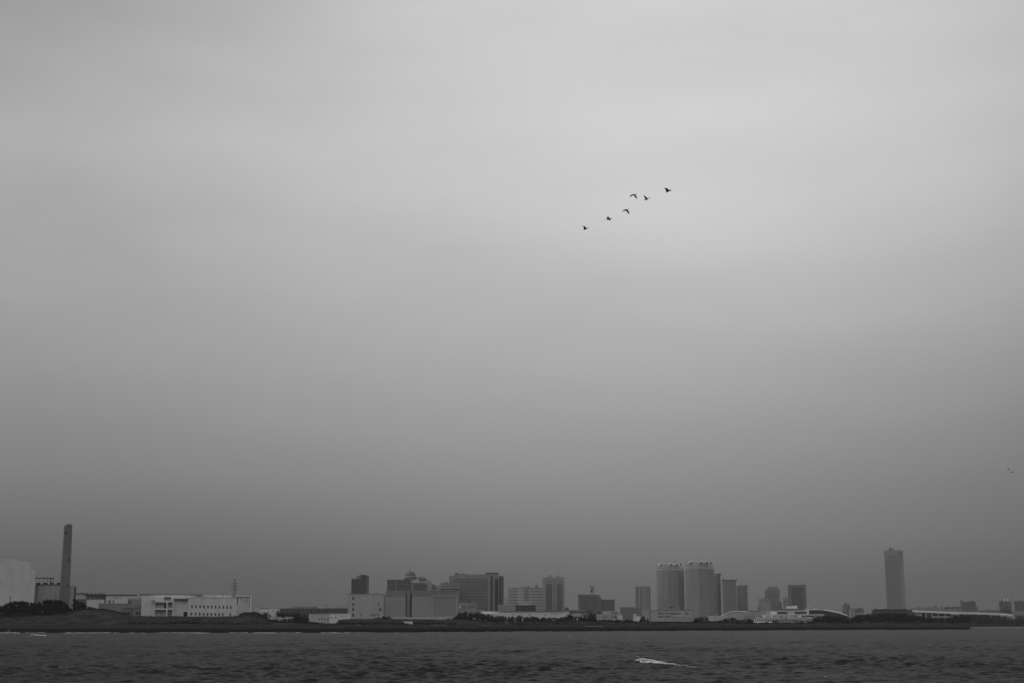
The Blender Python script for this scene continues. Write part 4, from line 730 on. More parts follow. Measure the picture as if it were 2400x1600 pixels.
b.fins('mullion', SLATE, 1898, 1960, 1436, 1446, 14, .15, y0=-.3, dep=.4); b.box('pale_fascia', BRIGHT, 1893, 1918, 1427, 1428.8, y0=-2.4, dep=2); b.box('roof_hump', MID, 1912, 1932, 1425.4, 1428, y0=10, dep=15); b.box('roof_light', WHITE, 1897, 1902, 1421.5, 1425, y0=40, dep=5); b.box('roof_deck', SLATE, 1893, 1906, 1424.6, 1428, y0=30, dep=8)
b = B('small_banded_tower', 'small banded apartment tower rising behind the arched roof', 'building', 1975, 1993, 4100)
b.box('shaft', SLATE, 1975.5, 1984.5, 1415.4, dep=20, ref=1436); b.bands('floor_band', LIGHT, 1975.5, 1984.5, 1416.5, 1436, 3, .5, ref=1436); b.box('tower_block', GREY, 1984.5, 1992.5, 1415, y0=1, dep=18, ref=1436); b.grid(SLATE, 1985.5, 1992, 1418, 1435, 2, 6, .5, .5, y0=.8, ref=1436); b.box('roof_unit', SLATE, 1979, 1984, 1411.8, 1415.6, y0=4, dep=6, ref=1415); b.box('low_wing', MID, 1973, 1977, 1426, y0=-2, dep=8, ref=1436); b.box('stair_pier', PALE, 1991, 1993.5, 1428, y0=-1, dep=3, ref=1436)
b = B('low_block', 'low dark far block right of the small banded tower', 'building', 1994, 2026, 3900)
b.box('wall', GREY, 2002, 2025, 1426.6, dep=20, ref=1438); b.box('roof_step', GREY, 2010, 2021, 1423.4, y0=3, dep=10, ref=1438); b.bands('window_band', SLATE, 2003, 2024.5, 1428, 1436, 2.8, .4, y0=-.3, dep=.4, ref=1438); b.box('wing', MID, 1994, 2002, 1424.6, y0=4, dep=14, ref=1438); b.box('pale_pier', PALE, 2000, 2002.6, 1429, y0=-1, dep=2, ref=1438); b.box('roof_edge', SLATE, 2001.6, 2025.4, 1426, 1427, y0=-.4, dep=20, ref=1427); b.box('pale_ledge', PALE, 2004, 2032, 1436.4, 1438.2, y0=-8, dep=6, ref=1438)
# tall right-hand tower
RT = mat('slender_tower_cladding', .37, var=.05); RTB = mat('slender_tower_band', .26, var=.05)
b = B('slender_tower', 'tallest slender tower on the right with a dark slanting emblem near its top', 'tower', 2080, 2123.5, 4300, zb=6.5, ref=1425)
b.box('shaft', RT, 2080.5, 2123.5, 1288.4, dep=30, ref=1425); b.box('shaded_edge', GREY, 2079.2, 2081.6, 1290, y0=1, dep=26, ref=1425)  # thin grey box paints the shade on the left side face
b.bands('floor_band', RTB, 2081.5, 2123.2, 1315, 1424, 3.0, .45, y0=-.3, dep=.4, ref=1425)
for y_ in (1302.4, 1307, 1311.6): b.box('dark_band', GREY, 2081.8, 2123.3, y_, y_+1.5, y0=-.35, dep=.4, ref=1425)
b.box('corner_strip', RT, 2116, 2123.5, 1313, 1424, y0=-.45, dep=.3, ref=1425)
e0 = b.uz(2112.6, 1293.2); e1 = b.uz(2104.6, 1299.8)
q = MB(); pl_ = [(e0[0], e0[1]), (e0[0]+.2, e0[1]-4), (e0[0]-2.6, e0[1]-6.4), (e1[0]+3, e1[1]-.2), (e1[0], e1[1]), (e1[0]+2.8, e1[1]+2.5), (e1[0]+6, e1[1]+5)]
n_ = len(pl_); q.add([(x, -.5, z) for x, z in pl_]+[(x, .1, z) for x, z in pl_], [tuple(range(n_)), tuple(range(n_, 2*n_))[::-1]]+[(i, (i+1) % n_, n_+(i+1) % n_, n_+i)[::-1] for i in range(n_)]); q.build('emblem', DARK, b.root)
b.box('roof_unit', GREY, 2083.5, 2089.5, 1283.2, 1288.6, y0=6, dep=8, ref=1288); b.box('roof_unit', GREY, 2091, 2095, 1285.2, 1288.6, y0=7, dep=6, ref=1288); b.box('roof_mast', GREY, 2086, 2086.9, 1280.8, 1284, y0=8, dep=1, ref=1288); b.box('roof_mast', GREY, 2093, 2093.7, 1281.6, 1286, y0=8, dep=1, ref=1288)
b = B('dark_podium_hall', 'broad dark flat hall at the foot of the tallest slender tower', 'building', 2045, 2140, 3300)
b.box('roof', SLATE, 2047, 2126, 1425.4, 1428.4, y0=-2, dep=34); b.box('wall', DARK, 2045, 2138, 1428, dep=30); b.box('lower_band', mat('podium_band', .11), 2043, 2140, 1431.6, y0=-3, dep=4); b.box('pale_unit', PALE, 2057.5, 2071.5, 1423.2, 1425.6, y0=6, dep=8); b.box('pale_unit', LIGHT, 2073, 2080, 1421.6, 1425.6, y0=8, dep=6)
b = B('seaside_stand', 'long curving pale canopy on white columns running along the tree tops at the far right', 'stadium', 2125, 2374, 4070)
pts = [(2125, 1428), (2140, 1429.4), (2170, 1431), (2210, 1432.6), (2250, 1434), (2300, 1435.2), (2340, 1436.2), (2362, 1437.6), (2374, 1439)]
hgt = [2, 3.6, 4.2, 4.4, 4.4, 4.4, 4.4, 4.6, 5]
P_ = [(b.u(p, 1440), b.z(y_, p)) for p, y_ in pts]; n_ = len(P_); q = MB()
q.add([(x, 0, z) for x, z in P_]+[(x, 24, z+.6) for x, z in P_]+[(x, 0, z-h_*1.05) for (x, z), h_ in zip(P_, hgt)]+[(x, 24, z-1) for x, z in P_],
      [(i, i+1, n_+i+1, n_+i) for i in range(n_-1)]+[(2*n_+i, 2*n_+i+1, i+1, i) for i in range(n_-1)]+[(2*n_+i, 3*n_+i, 3*n_+i+1, 2*n_+i+1) for i in range(n_-1)]+[(0, n_, 3*n_, 2*n_), (n_-1, 3*n_-1, 4*n_-1, 2*n_-1)])
q.build('canopy', BRIGHT, b.root)
b.box('back_wall', DARK, 2128, 2374, 1435, y0=16, dep=2)
for p in (2146, 2151, 2158, 2170.5, 2184, 2199, 2215, 2231, 2247, 2263, 2279, 2295, 2323, 2335, 2346, 2360): b.box('column', PALE, p-.75, p+.75, 1433.2+(p-2146)*.02, y0=.5, dep=1.5)
for p, q_, y_ in ((2184, 2226, 1443.3), (2150, 2160, 1439.4), (2228, 2246, 1437.6), (2318, 2345, 1438.6), (2345, 2360, 1440.6), (2360, 2374, 1443.6)): b.box('stand_front', LIGHT, p, q_, y_, y_+2.6, y0=-1.5, dep=2)
b.box('end_block', MID, 2364, 2374, 1441.5, y0=1, dep=14)
for k in range(4): b.box('stair_rail', MID, 2348+k*6, 2349+k*6, 1441+k*.6, 1446+k*.6, y0=-1, dep=.5)
b = B('low_terrace', 'long faint grey roofline of far low buildings behind the pale canopy', 'building', 2140, 2345, 4400)
b.box('wall', MID, 2135, 2255, 1424, dep=20); b.box('side_wall', GREY, 2255, 2343, 1428.8, dep=20); b.clutter(GREY, 2150, 2250, 1424, 9, 6, 12, 4, 'roof_house'); b.box('dark_roof', SLATE, 2214, 2231, 1421.8, 1424.2, y0=-1, dep=10); b.box('dark_roof', SLATE, 2233, 2252, 1421.2, 1424.2, y0=-1, dep=10); b.box('roof_box', SLATE, 2313, 2319, 1427, 1429, y0=2, dep=6); b.box('roof_box', GREY, 2190, 2194, 1417.6, 1424, y0=3, dep=5)
b = B('ribbon_block', 'mid-rise block with thin ribbon windows above the long pale canopy', 'building', 2254, 2289, 4480)
b.box('shaft', SLATE, 2256, 2288, 1409, dep=26, ref=1430); b.bands('floor_band', mat('ribbon_band', .25), 2255.5, 2288.5, 1410.2, 1430, 2.9, .5, ref=1430); b.box('core', GREY, 2252, 2256, 1405, y0=1, dep=10, ref=1430); b.box('roof_unit', SLATE, 2272, 2282, 1407.8, 1409.4, y0=3, dep=8, ref=1409); b.fins('pier', GREY, 2273, 2287, 1410, 1428, 4, .16, y0=-.8, dep=.4, ref=1430); b.box('low_wing', GREY, 2288, 2292, 1421, y0=3, dep=10, ref=1430)
b = B('tank_topped_block', 'dark block carrying pale roof tanks near the right edge', 'building', 2342, 2373, 4400)
b.box('shaft', SLATE, 2343, 2371.5, 1408.6, dep=26, ref=1435); b.bands('floor_band', GREY, 2352, 2368, 1411.4, 1420, 2.9, .4, y0=-.3, dep=.4, ref=1435); b.fins('fin', GREY, 2345, 2351, 1410, 1428, 2, .3, y0=-.3, dep=.4, ref=1435); b.box('base_band', DARK, 2347, 2370, 1428.4, 1433, y0=-.4, dep=.6, ref=1435)
for p in (2354, 2363): 
    u_ = b.u(p, 1408); MB().lathe(u_, 8, [(3.2, b.z(1408.8, p)), (3.2, b.z(1404, p)), (2, b.z(1402.6, p)), (.05, b.z(1402.4, p))], 14).build('roof_tank', PALE, b.root)
b.box('tank_frame', GREY, 2347, 2351, 1404.4, 1408.8, y0=6, dep=6, ref=1408)
b = B('edge_block', 'dark finned block cut by the right edge of the picture', 'building', 2378, 2430, 4250)
b.box('shaft', SLATE, 2379, 2430, 1407.6, dep=30, ref=1435); b.fins('fin', GREY, 2380.5, 2429, 1409, 1432, 14, .4, y0=-.6, dep=.7, ref=1435); b.box('roof_unit', MID, 2386, 2392, 1404.4, 1407.8, y0=4, dep=10, ref=1408); b.box('pale_base', MID, 2372, 2430, 1431.5, 1441, y0=-3, dep=4, ref=1441); b.fins('base_pier', LIGHT, 2374, 2429, 1432, 1441, 14, .2, y0=-3.4, dep=.5, ref=1441); b.box('corner_pier', MID, 2377, 2379.5, 1408, y0=-1, dep=3, ref=1435)
# ------------------------------------------------------------------ trees
def crown_mesh(name, seed, kind, m):
    """unit crown (height 1, width about 1, standing on z=0): leaf clumps of small faces around many short limbs"""
    R = random.Random(seed); q = MB(); lobes = []
    n = 13 if kind == 'pine' else 10
    for i in range(n):
        t = R.random()
        if kind == 'pine': z = .20+.70*t; rr = .46*(1-.62*t)*R.uniform(.35, 1); s = R.uniform(.13, .23)*(1.15-.45*t)
        elif kind == 'bush': z = .12+.66*t; rr = .50*(1-.45*t)*R.uniform(.2, 1); s = R.uniform(.17, .26)
        else: z = .20+.60*t; rr = .40*(1-.5*abs(t-.4))*R.uniform(.2, 1); s = R.uniform(.15, .25)
        a = R.uniform(0, 6.283); lobes.append((rr*math.cos(a), rr*math.sin(a), z, s))
    for x, y, z, s in lobes:
        for k in range(58):
            d = Vector((R.gauss(0, 1), R.gauss(0, 1), R.gauss(0, .75))).normalized()*s*R.uniform(.45, 1.12)
            c = Vector((x, y, z))+d; c.z = max(c.z, .03); l = R.uniform(.028, .062)
            u = Vector((R.gauss(0, 1), R.gauss(0, 1), R.gauss(0, .6))).normalized(); w = u.cross(d.normalized()+Vector((.01, .02, .03)))
            w = w.normalized() if w.length > 1e-4 else Vector((1, 0, 0))
            q.add([c-u*l, c+w*l*.75, c+u*l, c-w*l*.75], [(0, 1, 2, 3)])
    return mesh(name, q.v, q.f, m)
def trunk_mesh(seed):
    R = random.Random(seed); q = MB(); p = Vector((0, 0, -.06)); r = .028
    for k in range(4):
        n_ = p+Vector((R.uniform(-.03, .03), R.uniform(-.03, .03), .2)); q.bar(p, n_, r); r *= .78; p = n_
        if k > 0:
            a = R.uniform(0, 6.28); q.bar(n_, n_+Vector((.22*math.cos(a), .22*math.sin(a), .14)), r*.6); q.bar(n_, n_+Vector((-.2*math.cos(a+.5), -.2*math.sin(a+.5), .16)), r*.6)
    return mesh('trunk', q.v, q.f, BARK)
CROWN = {'pine': [crown_mesh('crown', s, 'pine', LEAF) for s in (1, 2, 3, 4)], 'bush': [crown_mesh('crown', s, 'bush', LEAF) for s in (11, 12, 13)], 'broad': [crown_mesh('crown', s, 'broad', LEAFB) for s in (21, 22, 23)]}
TRUNK = [trunk_mesh(s) for s in (1, 2, 3)]
TR = random.Random(99)
TREES = []
def tree(px, ytop, D, wpx, kind, name, label, cat, group, zbase=None):
    if zbase is None: px = min(px, 2268.0)
    x = at(px, 1440, D).x; zg = float(landz(np.array(D and q2px(x/D)), np.array(D-coast(q2px(x/D))))) if zbase is None else zbase
    h = max(2.0, at(px, ytop, D).z-zg+.3); w = max(wpx*D/FPX, h*.35)
    e = empty(name, (x, D, zg-.3)); tag(e, label, cat, group); TREES.append((q2px(x/D), label, e)); e.rotation_euler = (0, 0, TR.uniform(0, 6.28)); e.scale = (w*TR.uniform(.9, 1.1), w*TR.uniform(.9, 1.1), h)
    link('crown', TR.choice(CROWN[kind]), e); link('trunk', TR.choice(TRUNK), e)
def belt(tops, step, s, wpx, kind, name, label, cat, group, jit=1.5, deep=14):
    px = tops[0][0]; xs, ys_ = zip(*tops); step *= 1.0 if group == G1 else 1.4; wpx *= 1.18
    while px <= tops[-1][0]:
        y_ = float(np.interp(px, xs, ys_)); D = float(coast(px))+s+TR.uniform(-deep, deep)
        tree(px+TR.uniform(-.3, .3)*step, y_+TR.uniform(-.5, 1)*jit, D, wpx*TR.uniform(.8, 1.25), kind, name, label, cat, group); px += step*TR.uniform(.75, 1.25)
G1 = 'pines in the thicket around the chimney'
belt([(-60, 1420), (-8, 1419), (8, 1417), (14, 1412), (22, 1407.5), (30, 1405.5), (40, 1407.5), (50, 1406), (60, 1406.5), (68, 1411), (74, 1409.5), (82, 1410.5), (90, 1412), (97, 1406), (104, 1404), (114, 1402.5), (124, 1402), (134, 1404), (143, 1405.5), (151, 1410), (156, 1414), (160, 1421), (164, 1425)], 5.2, 128, 15, 'pine', 'pine_tree', 'tall dark pine', 'tree', G1)
belt([(-60, 1428), (0, 1427), (15, 1422), (60, 1417), (110, 1413), (140, 1415), (160, 1424), (168, 1429)], 5.6, 112, 14, 'bush', 'pine_shrub', 'low dark pine shrub', 'shrub', 'low pines along the bank top left')
belt([(172, 1402), (176, 1401), (181, 1405), (186, 1409), (195, 1413), (205, 1418), (216, 1421), (226, 1425), (231, 1428)], 4.4, 135, 11, 'pine', 'pine_tree', 'dark slope pine', 'tree', 'pines right of the chimney')
belt([(556, 1441), (560, 1435), (566, 1438), (576, 1434.5), (584, 1432.5), (592, 1435), (600, 1438.5), (607, 1438)], 4.5, 118, 8, 'bush', 'windblown_shrub', 'dark windblown shrub', 'shrub', 'shrubs at the bank end right of the factory')
belt([(613, 1438), (618, 1434), (624, 1433), (629, 1431), (634, 1446)], 4, 240, 9, 'broad', 'yard_tree', 'dark yard tree', 'tree', 'trees in front of the white flats', jit=1)
belt([(653, 1430), (665, 1433), (680, 1431), (697, 1434), (708, 1432), (714, 1437), (722, 1434)], 4.2, 480, 13, 'broad', 'roadside_tree', 'dark roadside tree', 'tree', 'roadside trees below the parking deck')
belt([(640, 1448), (655, 1450), (688, 1446), (694, 1442), (700, 1440), (706, 1444), (716, 1442), (722, 1447)], 4.5, 175, 10, 'broad', 'slope_tree', 'dark slope tree', 'tree', 'trees left of the low white building')
belt([(880, 1447), (884, 1445), (889, 1446), (893, 1448)], 4, 118, 8, 'bush', 'small_bush', 'small dark bush', 'shrub', 'bushes at the foot of the pale block')
belt([(897, 1445), (902, 1442), (908, 1440.5), (914, 1441.5), (918, 1446)], 4.4, 116, 11, 'bush', 'round_bush', 'rounded dark bush', 'shrub', 'round bushes before the grey hall')
belt([(1048, 1448), (1054, 1447), (1060, 1448)], 5, 115, 8, 'bush', 'small_bush', 'little dark bush', 'shrub', 'bushes at the end of the grey hall')
belt([(1066, 1444.5), (1072, 1440), (1079, 1433.5), (1087, 1431.2), (1097, 1431), (1108, 1432), (1120, 1433.5), (1134, 1435.5), (1146, 1438), (1158, 1440.5)], 4.6, 150, 15, 'broad', 'round_tree', 'dark leafy grove tree', 'tree', 'grove below the office slab', jit=.7)
belt([(1160, 1441), (1175, 1441.5), (1182, 1443), (1195, 1440), (1204, 1443), (1215, 1439.5), (1230, 1442), (1250, 1442.5), (1275, 1443), (1292, 1444.5), (1305, 1445), (1315, 1443.5), (1324, 1441), (1332, 1437.5), (1340, 1436.8), (1346, 1440), (1352, 1443), (1362, 1443.5)], 4.2, 135, 12, 'broad', 'shore_tree', 'dark row tree', 'tree', 'row of trees before the long white hall', jit=1.6)
belt([(1364, 1439), (1372, 1434.5), (1380, 1436), (1386, 1431.5), (1392, 1431), (1397, 1436)], 4.2, 190, 12, 'broad', 'tall_shore_tree', 'taller dark tree', 'tree', 'taller trees below the shoulder block', jit=1)
belt([(1398, 1432), (1404, 1429), (1410, 1433)], 5, 420, 9, 'broad', 'roadside_tree', 'dark tree behind the flat shoreside building', 'tree', 'trees behind the flat shoreside building', jit=.6)
belt([(1366, 1447), (1390, 1449), (1410, 1450), (1440, 1450.5), (1465, 1449.5), (1485, 1450)], 5, 118, 11, 'bush', 'shore_shrub', 'low dark shore shrub', 'shrub', 'shrubs below the flat shoreside building')
belt([(1501, 1443), (1507, 1440.5), (1512, 1443), (1516, 1447)], 4, 170, 9, 'broad', 'garden_tree', 'dark tree beside the little white house', 'tree', 'trees beside the little white house', jit=.6)
belt([(1540, 1454), (1552, 1455.5), (1566, 1454), (1574, 1456)], 5, 118, 10, 'bush', 'shore_shrub', 'low shore shrub', 'shrub', 'shrubs left of the clubhouse')
belt([(1627, 1447), (1633, 1442.5), (1640, 1440.5), (1648, 1443), (1656, 1443.5)], 4.6, 170, 11, 'broad', 'garden_tree', 'dark garden tree', 'tree', 'trees right of the clubhouse', jit=1)
belt([(1628, 1452), (1650, 1453), (1668, 1453.5), (1685, 1452), (1697, 1448), (1708, 1444.5), (1716, 1445), (1724, 1448.5), (1740, 1449), (1752, 1447.5), (1763, 1447)], 4.8, 125, 12, 'bush', 'hedge_tree', 'dark hedge tree', 'tree', 'hedge trees below the curved roof', jit=1)
belt([(1793, 1456), (1800, 1453), (1806, 1457)], 6, 104, 9, 'bush', 'small_bush', 'small waterside bush', 'shrub', 'bushes before the boathouse')
belt([(1878, 1451), (1890, 1452), (1900, 1453), (1908, 1454)], 5, 118, 10, 'bush', 'small_bush', 'dark bush by the boathouse arches', 'shrub', 'bushes at the end of the boathouse')
belt([(1908, 1444), (1918, 1442.5), (1926, 1441.5), (1940, 1439.5), (1955, 1440), (1970, 1441.5), (1984, 1443.5), (1998, 1446), (2004, 1440.5), (2018, 1438.5), (2030, 1436.8), (2036, 1434.5)], 3.4, 150, 15, 'broad', 'grove_tree', 'dark grove tree', 'tree', 'grove before the arched arena', jit=.8)
belt([(2036, 1436), (2050, 1434), (2070, 1433), (2095, 1432.6), (2112, 1433.5), (2130, 1436.5), (2146, 1440)], 3.6, 165, 17, 'broad', 'grove_tree', 'dark domed-grove tree', 'tree', 'domed grove below the tallest tower', jit=.6)
belt([(2146, 1441), (2165, 1442.5), (2185, 1445), (2205, 1449), (2222, 1448), (2236, 1441), (2250, 1443), (2262, 1439.5), (2272, 1438.6)], 4.4, 160, 15, 'broad', 'grove_tree', 'dark canopy-side tree', 'tree', 'trees under the left half of the canopy', jit=.6)
def far_belt():
    xs, ys_ = zip((2270, 1438.4), (2290, 1438), (2305, 1438.6), (2320, 1441), (2345, 1444.5), (2360, 1447.5), (2376, 1448.5), (2395, 1443), (2430, 1442))
    px = 2262
    while px < 2440:
        tree(px, float(np.interp(px, xs, ys_))+TR.uniform(-.3, .8), 3975+TR.uniform(-14, 14), 17*TR.uniform(.8, 1.2), 'broad', 'grove_tree', 'far dark canopy-side tree', 'tree', 'trees under the right half of the canopy', zbase=4.0); px += 5.6*TR.uniform(.75, 1.25)
far_belt()
PLACES = [(40, 'below the stepped white hall'), (80, "below the stepped hall's right corner"), (142, 'below the drum silo'), (168, 'at the chimney foot'), (200, 'just right of the chimney'), (300, 'below the dark glazed warehouse'),
 (580, "at the white factory's right end"), (612, 'below the white annex'), (660, 'before the small white flats'), (700, 'below the long parking deck'), (800, 'left of the low white building'), (895, 'at the right foot of the tall pale block'),
 (930, 'between the pale block and grey hall'), (1065, 'at the right end of the grey hall'), (1105, 'below the left half of the office slab'), (1150, "below the office slab's core"), (1190, 'below the low banded annex'),
 (1230, 'below the left half of the striped block'), (1272, 'below the right half of the striped block'), (1324, 'below the tower with two dark stripes'), (1360, 'below the harbour office'), (1400, 'below the shoulder block'),
 (1442, "below the shoulder block's lower wing"), (1490, 'below the finned grey block'), (1540, 'below the slim pale tower'), (1606, 'below the left twin tower'), (1690, 'below the right twin tower'), (1728, 'below the dark flat tower'),
 (1777, 'below the long pale roof'), (1850, 'before the white boathouse'), (1893, 'below the gridded tower'), (1940, 'before the arched arena'), (1990, 'below the sloping end of the arched roof'), (2045, 'below the low dark far block'),
 (2080, "left of the tallest tower's foot"), (2124, 'below the tallest tower'), (2165, 'below the left tip of the canopy'), (2208, 'below the first canopy columns'), (2252, 'below the middle canopy columns'), (2295, 'below the ribbon windowed block'),
 (2318, 'below the plain right part of the canopy'), (2342, 'below the stand fronts under the canopy'), (2374, 'below the tank topped block'), (9999, 'below the block at the right edge')]
ORD = ['first', 'second', 'third', 'fourth', 'fifth', 'sixth', 'seventh', 'eighth', 'ninth', 'tenth', 'eleventh', 'twelfth', 'thirteenth', 'fourteenth', 'fifteenth', 'sixteenth', 'seventeenth', 'eighteenth', 'nineteenth', 'twentieth']
def label_trees():
    groups = {}
    for px, lab, e in TREES:
        place = next(t for m, t in PLACES if px < m); groups.setdefault((lab, place), []).append((px, e))
    for (lab, place), items in groups.items():
        items.sort(key=lambda t: t[0])
        for k, (px, e) in enumerate(items): e['label'] = (lab+' ' if len(items) == 1 else '%s %s from the left ' % (ORD[k], lab))+place
label_trees()
# low scrub and rank growth hiding the feet of things: nobody could count it
def scrub(name, spans, n, m, hmin=.6, hmax=2.6):
    R = np.random.default_rng(77); q = MB()
    for p0, p1, s0, s1, k in spans:
        for i in range(int(n*k)):
            p = R.uniform(p0, p1); s = R.uniform(s0, s1); D = float(coast(p))+s; x = float(px2q(p))*D; z = float(landz(np.array(p), np.array(s))); h = R.uniform(hmin, hmax); a = R.uniform(0, 3.14); l = h*R.uniform(.5, 1.1)
            dx, dy = math.cos(a)*l, math.sin(a)*l
            q.add([(x-dx, D-dy, z-.5), (x+dx, D+dy, z-.5), (x+dx*.5+R.uniform(-.3, .3), D+dy*.5, z+h), (x-dx*.6, D-dy*.6, z+h*R.uniform(.5, 1))], [(0, 1, 2, 3)])
            q.add([(x+dy, D-dx, z-.5), (x-dy, D+dx, z-.5), (x, D, z+h*.9)], [(0, 1, 2)])
    q.build(name, m, kind='stuff')
scrub('scrub', [(-60, 170, 96, 128, .6), (170, 300, 108, 128, .3), (300, 640, 54, 76, .3), (560, 720, 90, 150, .6), (720, 900, 54, 76, .2), (900, 1070, 54, 76, .2), (1060, 1170, 108, 142, .6), (1130, 1560, 104, 136, .9), (1200, 1560, 56, 74, .25), (1560, 1800, 98, 132, .6), (1800, 2272, 100, 136, .9)], 1500, SCRUB, .5, 1.9)
scrub('tall_grass', [(-60, 2272, 47, 112, 2.0)], 4200, GRASS, .25, .8)

# thin lighting masts standing over the long parking deck
for k, (px, y_) in enumerate(((612, 1417), (640, 1419), (664, 1416.5), (684, 1418.5), (703, 1416), (722, 1417.5), (741, 1417), (762, 1415.5), (782, 1418), (800, 1416.5))):
    b_ = at(px, 1444, 2585); t_ = at(px, y_, 2585); e = empty('lighting_mast', (b_.x, b_.y, 6.4)); tag(e, '%s faint thin lighting mast from the left above the dark parking deck' % ORD[k], 'lamp post', 'lighting masts over the parking deck')
    MB().bar((0, 0, 0), (0, 0, t_.z-6.4), .22).build('mast', STEEL, e); MB().box(-1.3, 1.3, -.3, .3, t_.z-6.6, t_.z-5.9).build('lamp_head', STEEL, e)
b_ = at(22.6, 1425, 1905); t_ = at(22.6, 1397.5, 1905); e = empty('signal_post', (b_.x, b_.y, 12)); tag(e, 'short dark post standing before the stepped white hall above the pines', 'post')
MB().box(-.3, .3, -.3, .3, 0, t_.z-12).build('post', DARK, e); MB().box(-.75, .75, -.5, -.3, t_.z-15, t_.z-12).build('signal_box', DARK, e)

# low pale retaining walls and ledges let into the shore slope
def ledge(p0, p1, py, hpx, name, label, cat='wall', m=PATH):
    pc = (p0+p1)/2; D0 = float(coast(pc)); best = min(np.arange(17, 118, 1.0), key=lambda s_: abs(1460+(H-float(landz(np.array(pc), np.array(s_))))*FPX/(D0+s_)/1.0-py))
    D = D0+best; z = float(landz(np.array(pc), np.array(best))); h = hpx*D/FPX; x0, x1 = float(px2q(p0))*D, float(px2q(p1))*D
    o = MB().box(x0-(x0+x1)/2, x1-(x0+x1)/2, -.8, .8, -.6, h).build(name, m, None, ((x0+x1)/2, D, z)); tag(o, label, cat, 'low pale walls along the shore slope')
ledge(1340, 1412, 1466.8, 1.6, 'retaining_wall', 'long low pale retaining wall on the slope below the harbour office')
ledge(1352, 1366, 1459.6, 1.5, 'retaining_wall', 'short pale ledge above the long retaining wall below the harbour office')
ledge(1412, 1440, 1459, 1.4, 'retaining_wall', 'pale ledge below the lower wing of the shoulder block')
ledge(1505, 1536, 1459.4, 1.4, 'retaining_wall', 'thin pale ledge left of the plain clubhouse')
ledge(1628, 1644, 1457.6, 2.2, 'retaining_wall', 'short pale wall right of the plain clubhouse')
ledge(1664, 1680, 1457.2, 2.0, 'retaining_wall', 'pale wall panel below the left end of the curved roof')
ledge(1697, 1711, 1457.4, 2.6, 'retaining_wall', 'pale wall panel below the middle of the curved roof')
ledge(1183, 1192, 1459.2, 1.8, 'retaining_wall', 'tiny pale wall on the slope below the low banded annex', m=PATH)
ledge(1095, 1150, 1464.6, .8, 'retaining_wall', 'thin pale ledge on the slope below the office slab')
ledge(972, 1046, 1465, .9, 'retaining_wall', 'long thin pale ledge right of the small white hut')
ledge(823, 845, 1464.4, 1.0, 'retaining_wall', 'thin pale ledge below the tall pale block')
# ------------------------------------------------------------------ birds: each one continuous body grown from a spindle and two feathered wings
FW, RT_, UP = Vector((0, ct, st)), Vector((1, 0, 0)), Vector((0, -st, ct))
def bird(label, group, anchor, dist, scale, body, wings, px_per=9.408):
    d = Vector(ray(*anchor)); d /= (d @ FW); A = Vector((0, 0, H))+d*dist; k = dist/FPX/px_per*scale
    ax, ay = (anchor[0]-1350)*px_per, (anchor[1]-420)*px_per
    def P(p): return (RT_*(p[0]-ax)-UP*(p[1]-ay)+FW*(p[2] if len(p) > 2 else 0))*k
    q = MB(); n = 10
    for i, (x, y, r) in enumerate(body):
        a = Vector(P(body[max(i-1, 0)][:2])); b_ = Vector(P(body[min(i+1, len(body)-1)][:2])); t = (b_-a).normalized(); u = t.cross(FW).normalized(); w = t.cross(u)
        for j in range(n): q.v.append(P((x, y))+(u*math.cos(6.2832*j/n)+w*math.sin(6.2832*j/n))*max(r*1.15, 2.4)*k)
    for i in range(len(body)-1): q.f += [(i*n+j, i*n+(j+1) % n, (i+1)*n+(j+1) % n, (i+1)*n+j) for j in range(n)]
    q.f += [tuple(range(n))[::-1], tuple(range((len(body)-1)*n, len(body)*n))]
    for LE, TE in wings:
        m_ = len(LE); v = []
        for i in range(m_):
            l, t = Vector(P(LE[i])), Vector(P(TE[i])); l2, t2 = Vector(P(LE[min(i+1, m_-1)])), Vector(P(LE[max(i-1, 0)])); nn = (t-l).cross(l2-t2).normalized(); th = (4.2-1.6*i/m_)*k; cc = (l+t)*.5; l = cc+(l-cc)*1.22; t = cc+(t-cc)*1.22
            mid = l*.65+t*.35; v += [l, mid+nn*th, t, mid-nn*th]
        q.add(v, [(4*i+j, 4*i+(j+1) % 4, 4*i+4+(j+1) % 4, 4*i+4+j) for i in range(m_-1) for j in range(4)]+[(3, 2, 1, 0), tuple(4*m_-4+j for j in range(4))])
    me = mesh('bird', q.v, q.f, FEATHER); bm = bmesh.new(); bm.from_mesh(me); bmesh.ops.recalc_face_normals(bm, faces=bm.faces); bm.to_mesh(me); bm.free()
    o = link('bird', me, None, A); r = o.modifiers.new('r', 'REMESH'); r.mode = 'VOXEL'; r.voxel_size = 1.6*k
    dg = bpy.context.evaluated_depsgraph_get(); nm = bpy.data.meshes.new_from_object(o.evaluated_get(dg)); o.modifiers.clear(); o.data = nm; nm.shade_smooth()
    tag(o, label, 'bird', group)
GB = 'cormorants flying in a loose line'
UPW = lambda le, te, d0: ([(x, y, d0*i/max(1, len(le)-1)) for i, (x, y) in enumerate(le)], [(x, y, d0*i/max(1, len(te)-1)) for i, (x, y) in enumerate(te)])
bird('leading black bird at the far right of the flock, wings raised', GB, (1564.7, 448.7), 150, 1,
     [(1968, 289, 3), (1995, 281, 8), (2025, 268, 13), (2055, 256, 11), (2085, 250, 5.5), (2105, 244, 5.5), (2124, 238, 2)],
     [UPW([(2050, 250), (2016, 208), (1985, 199), (1935, 205)], [(1985, 274), (1972, 236), (1955, 214), (1933, 209)], -60), UPW([(2062, 248), (2078, 226), (2095, 216)], [(2032, 255), (2050, 235), (2088, 221)], 80)])
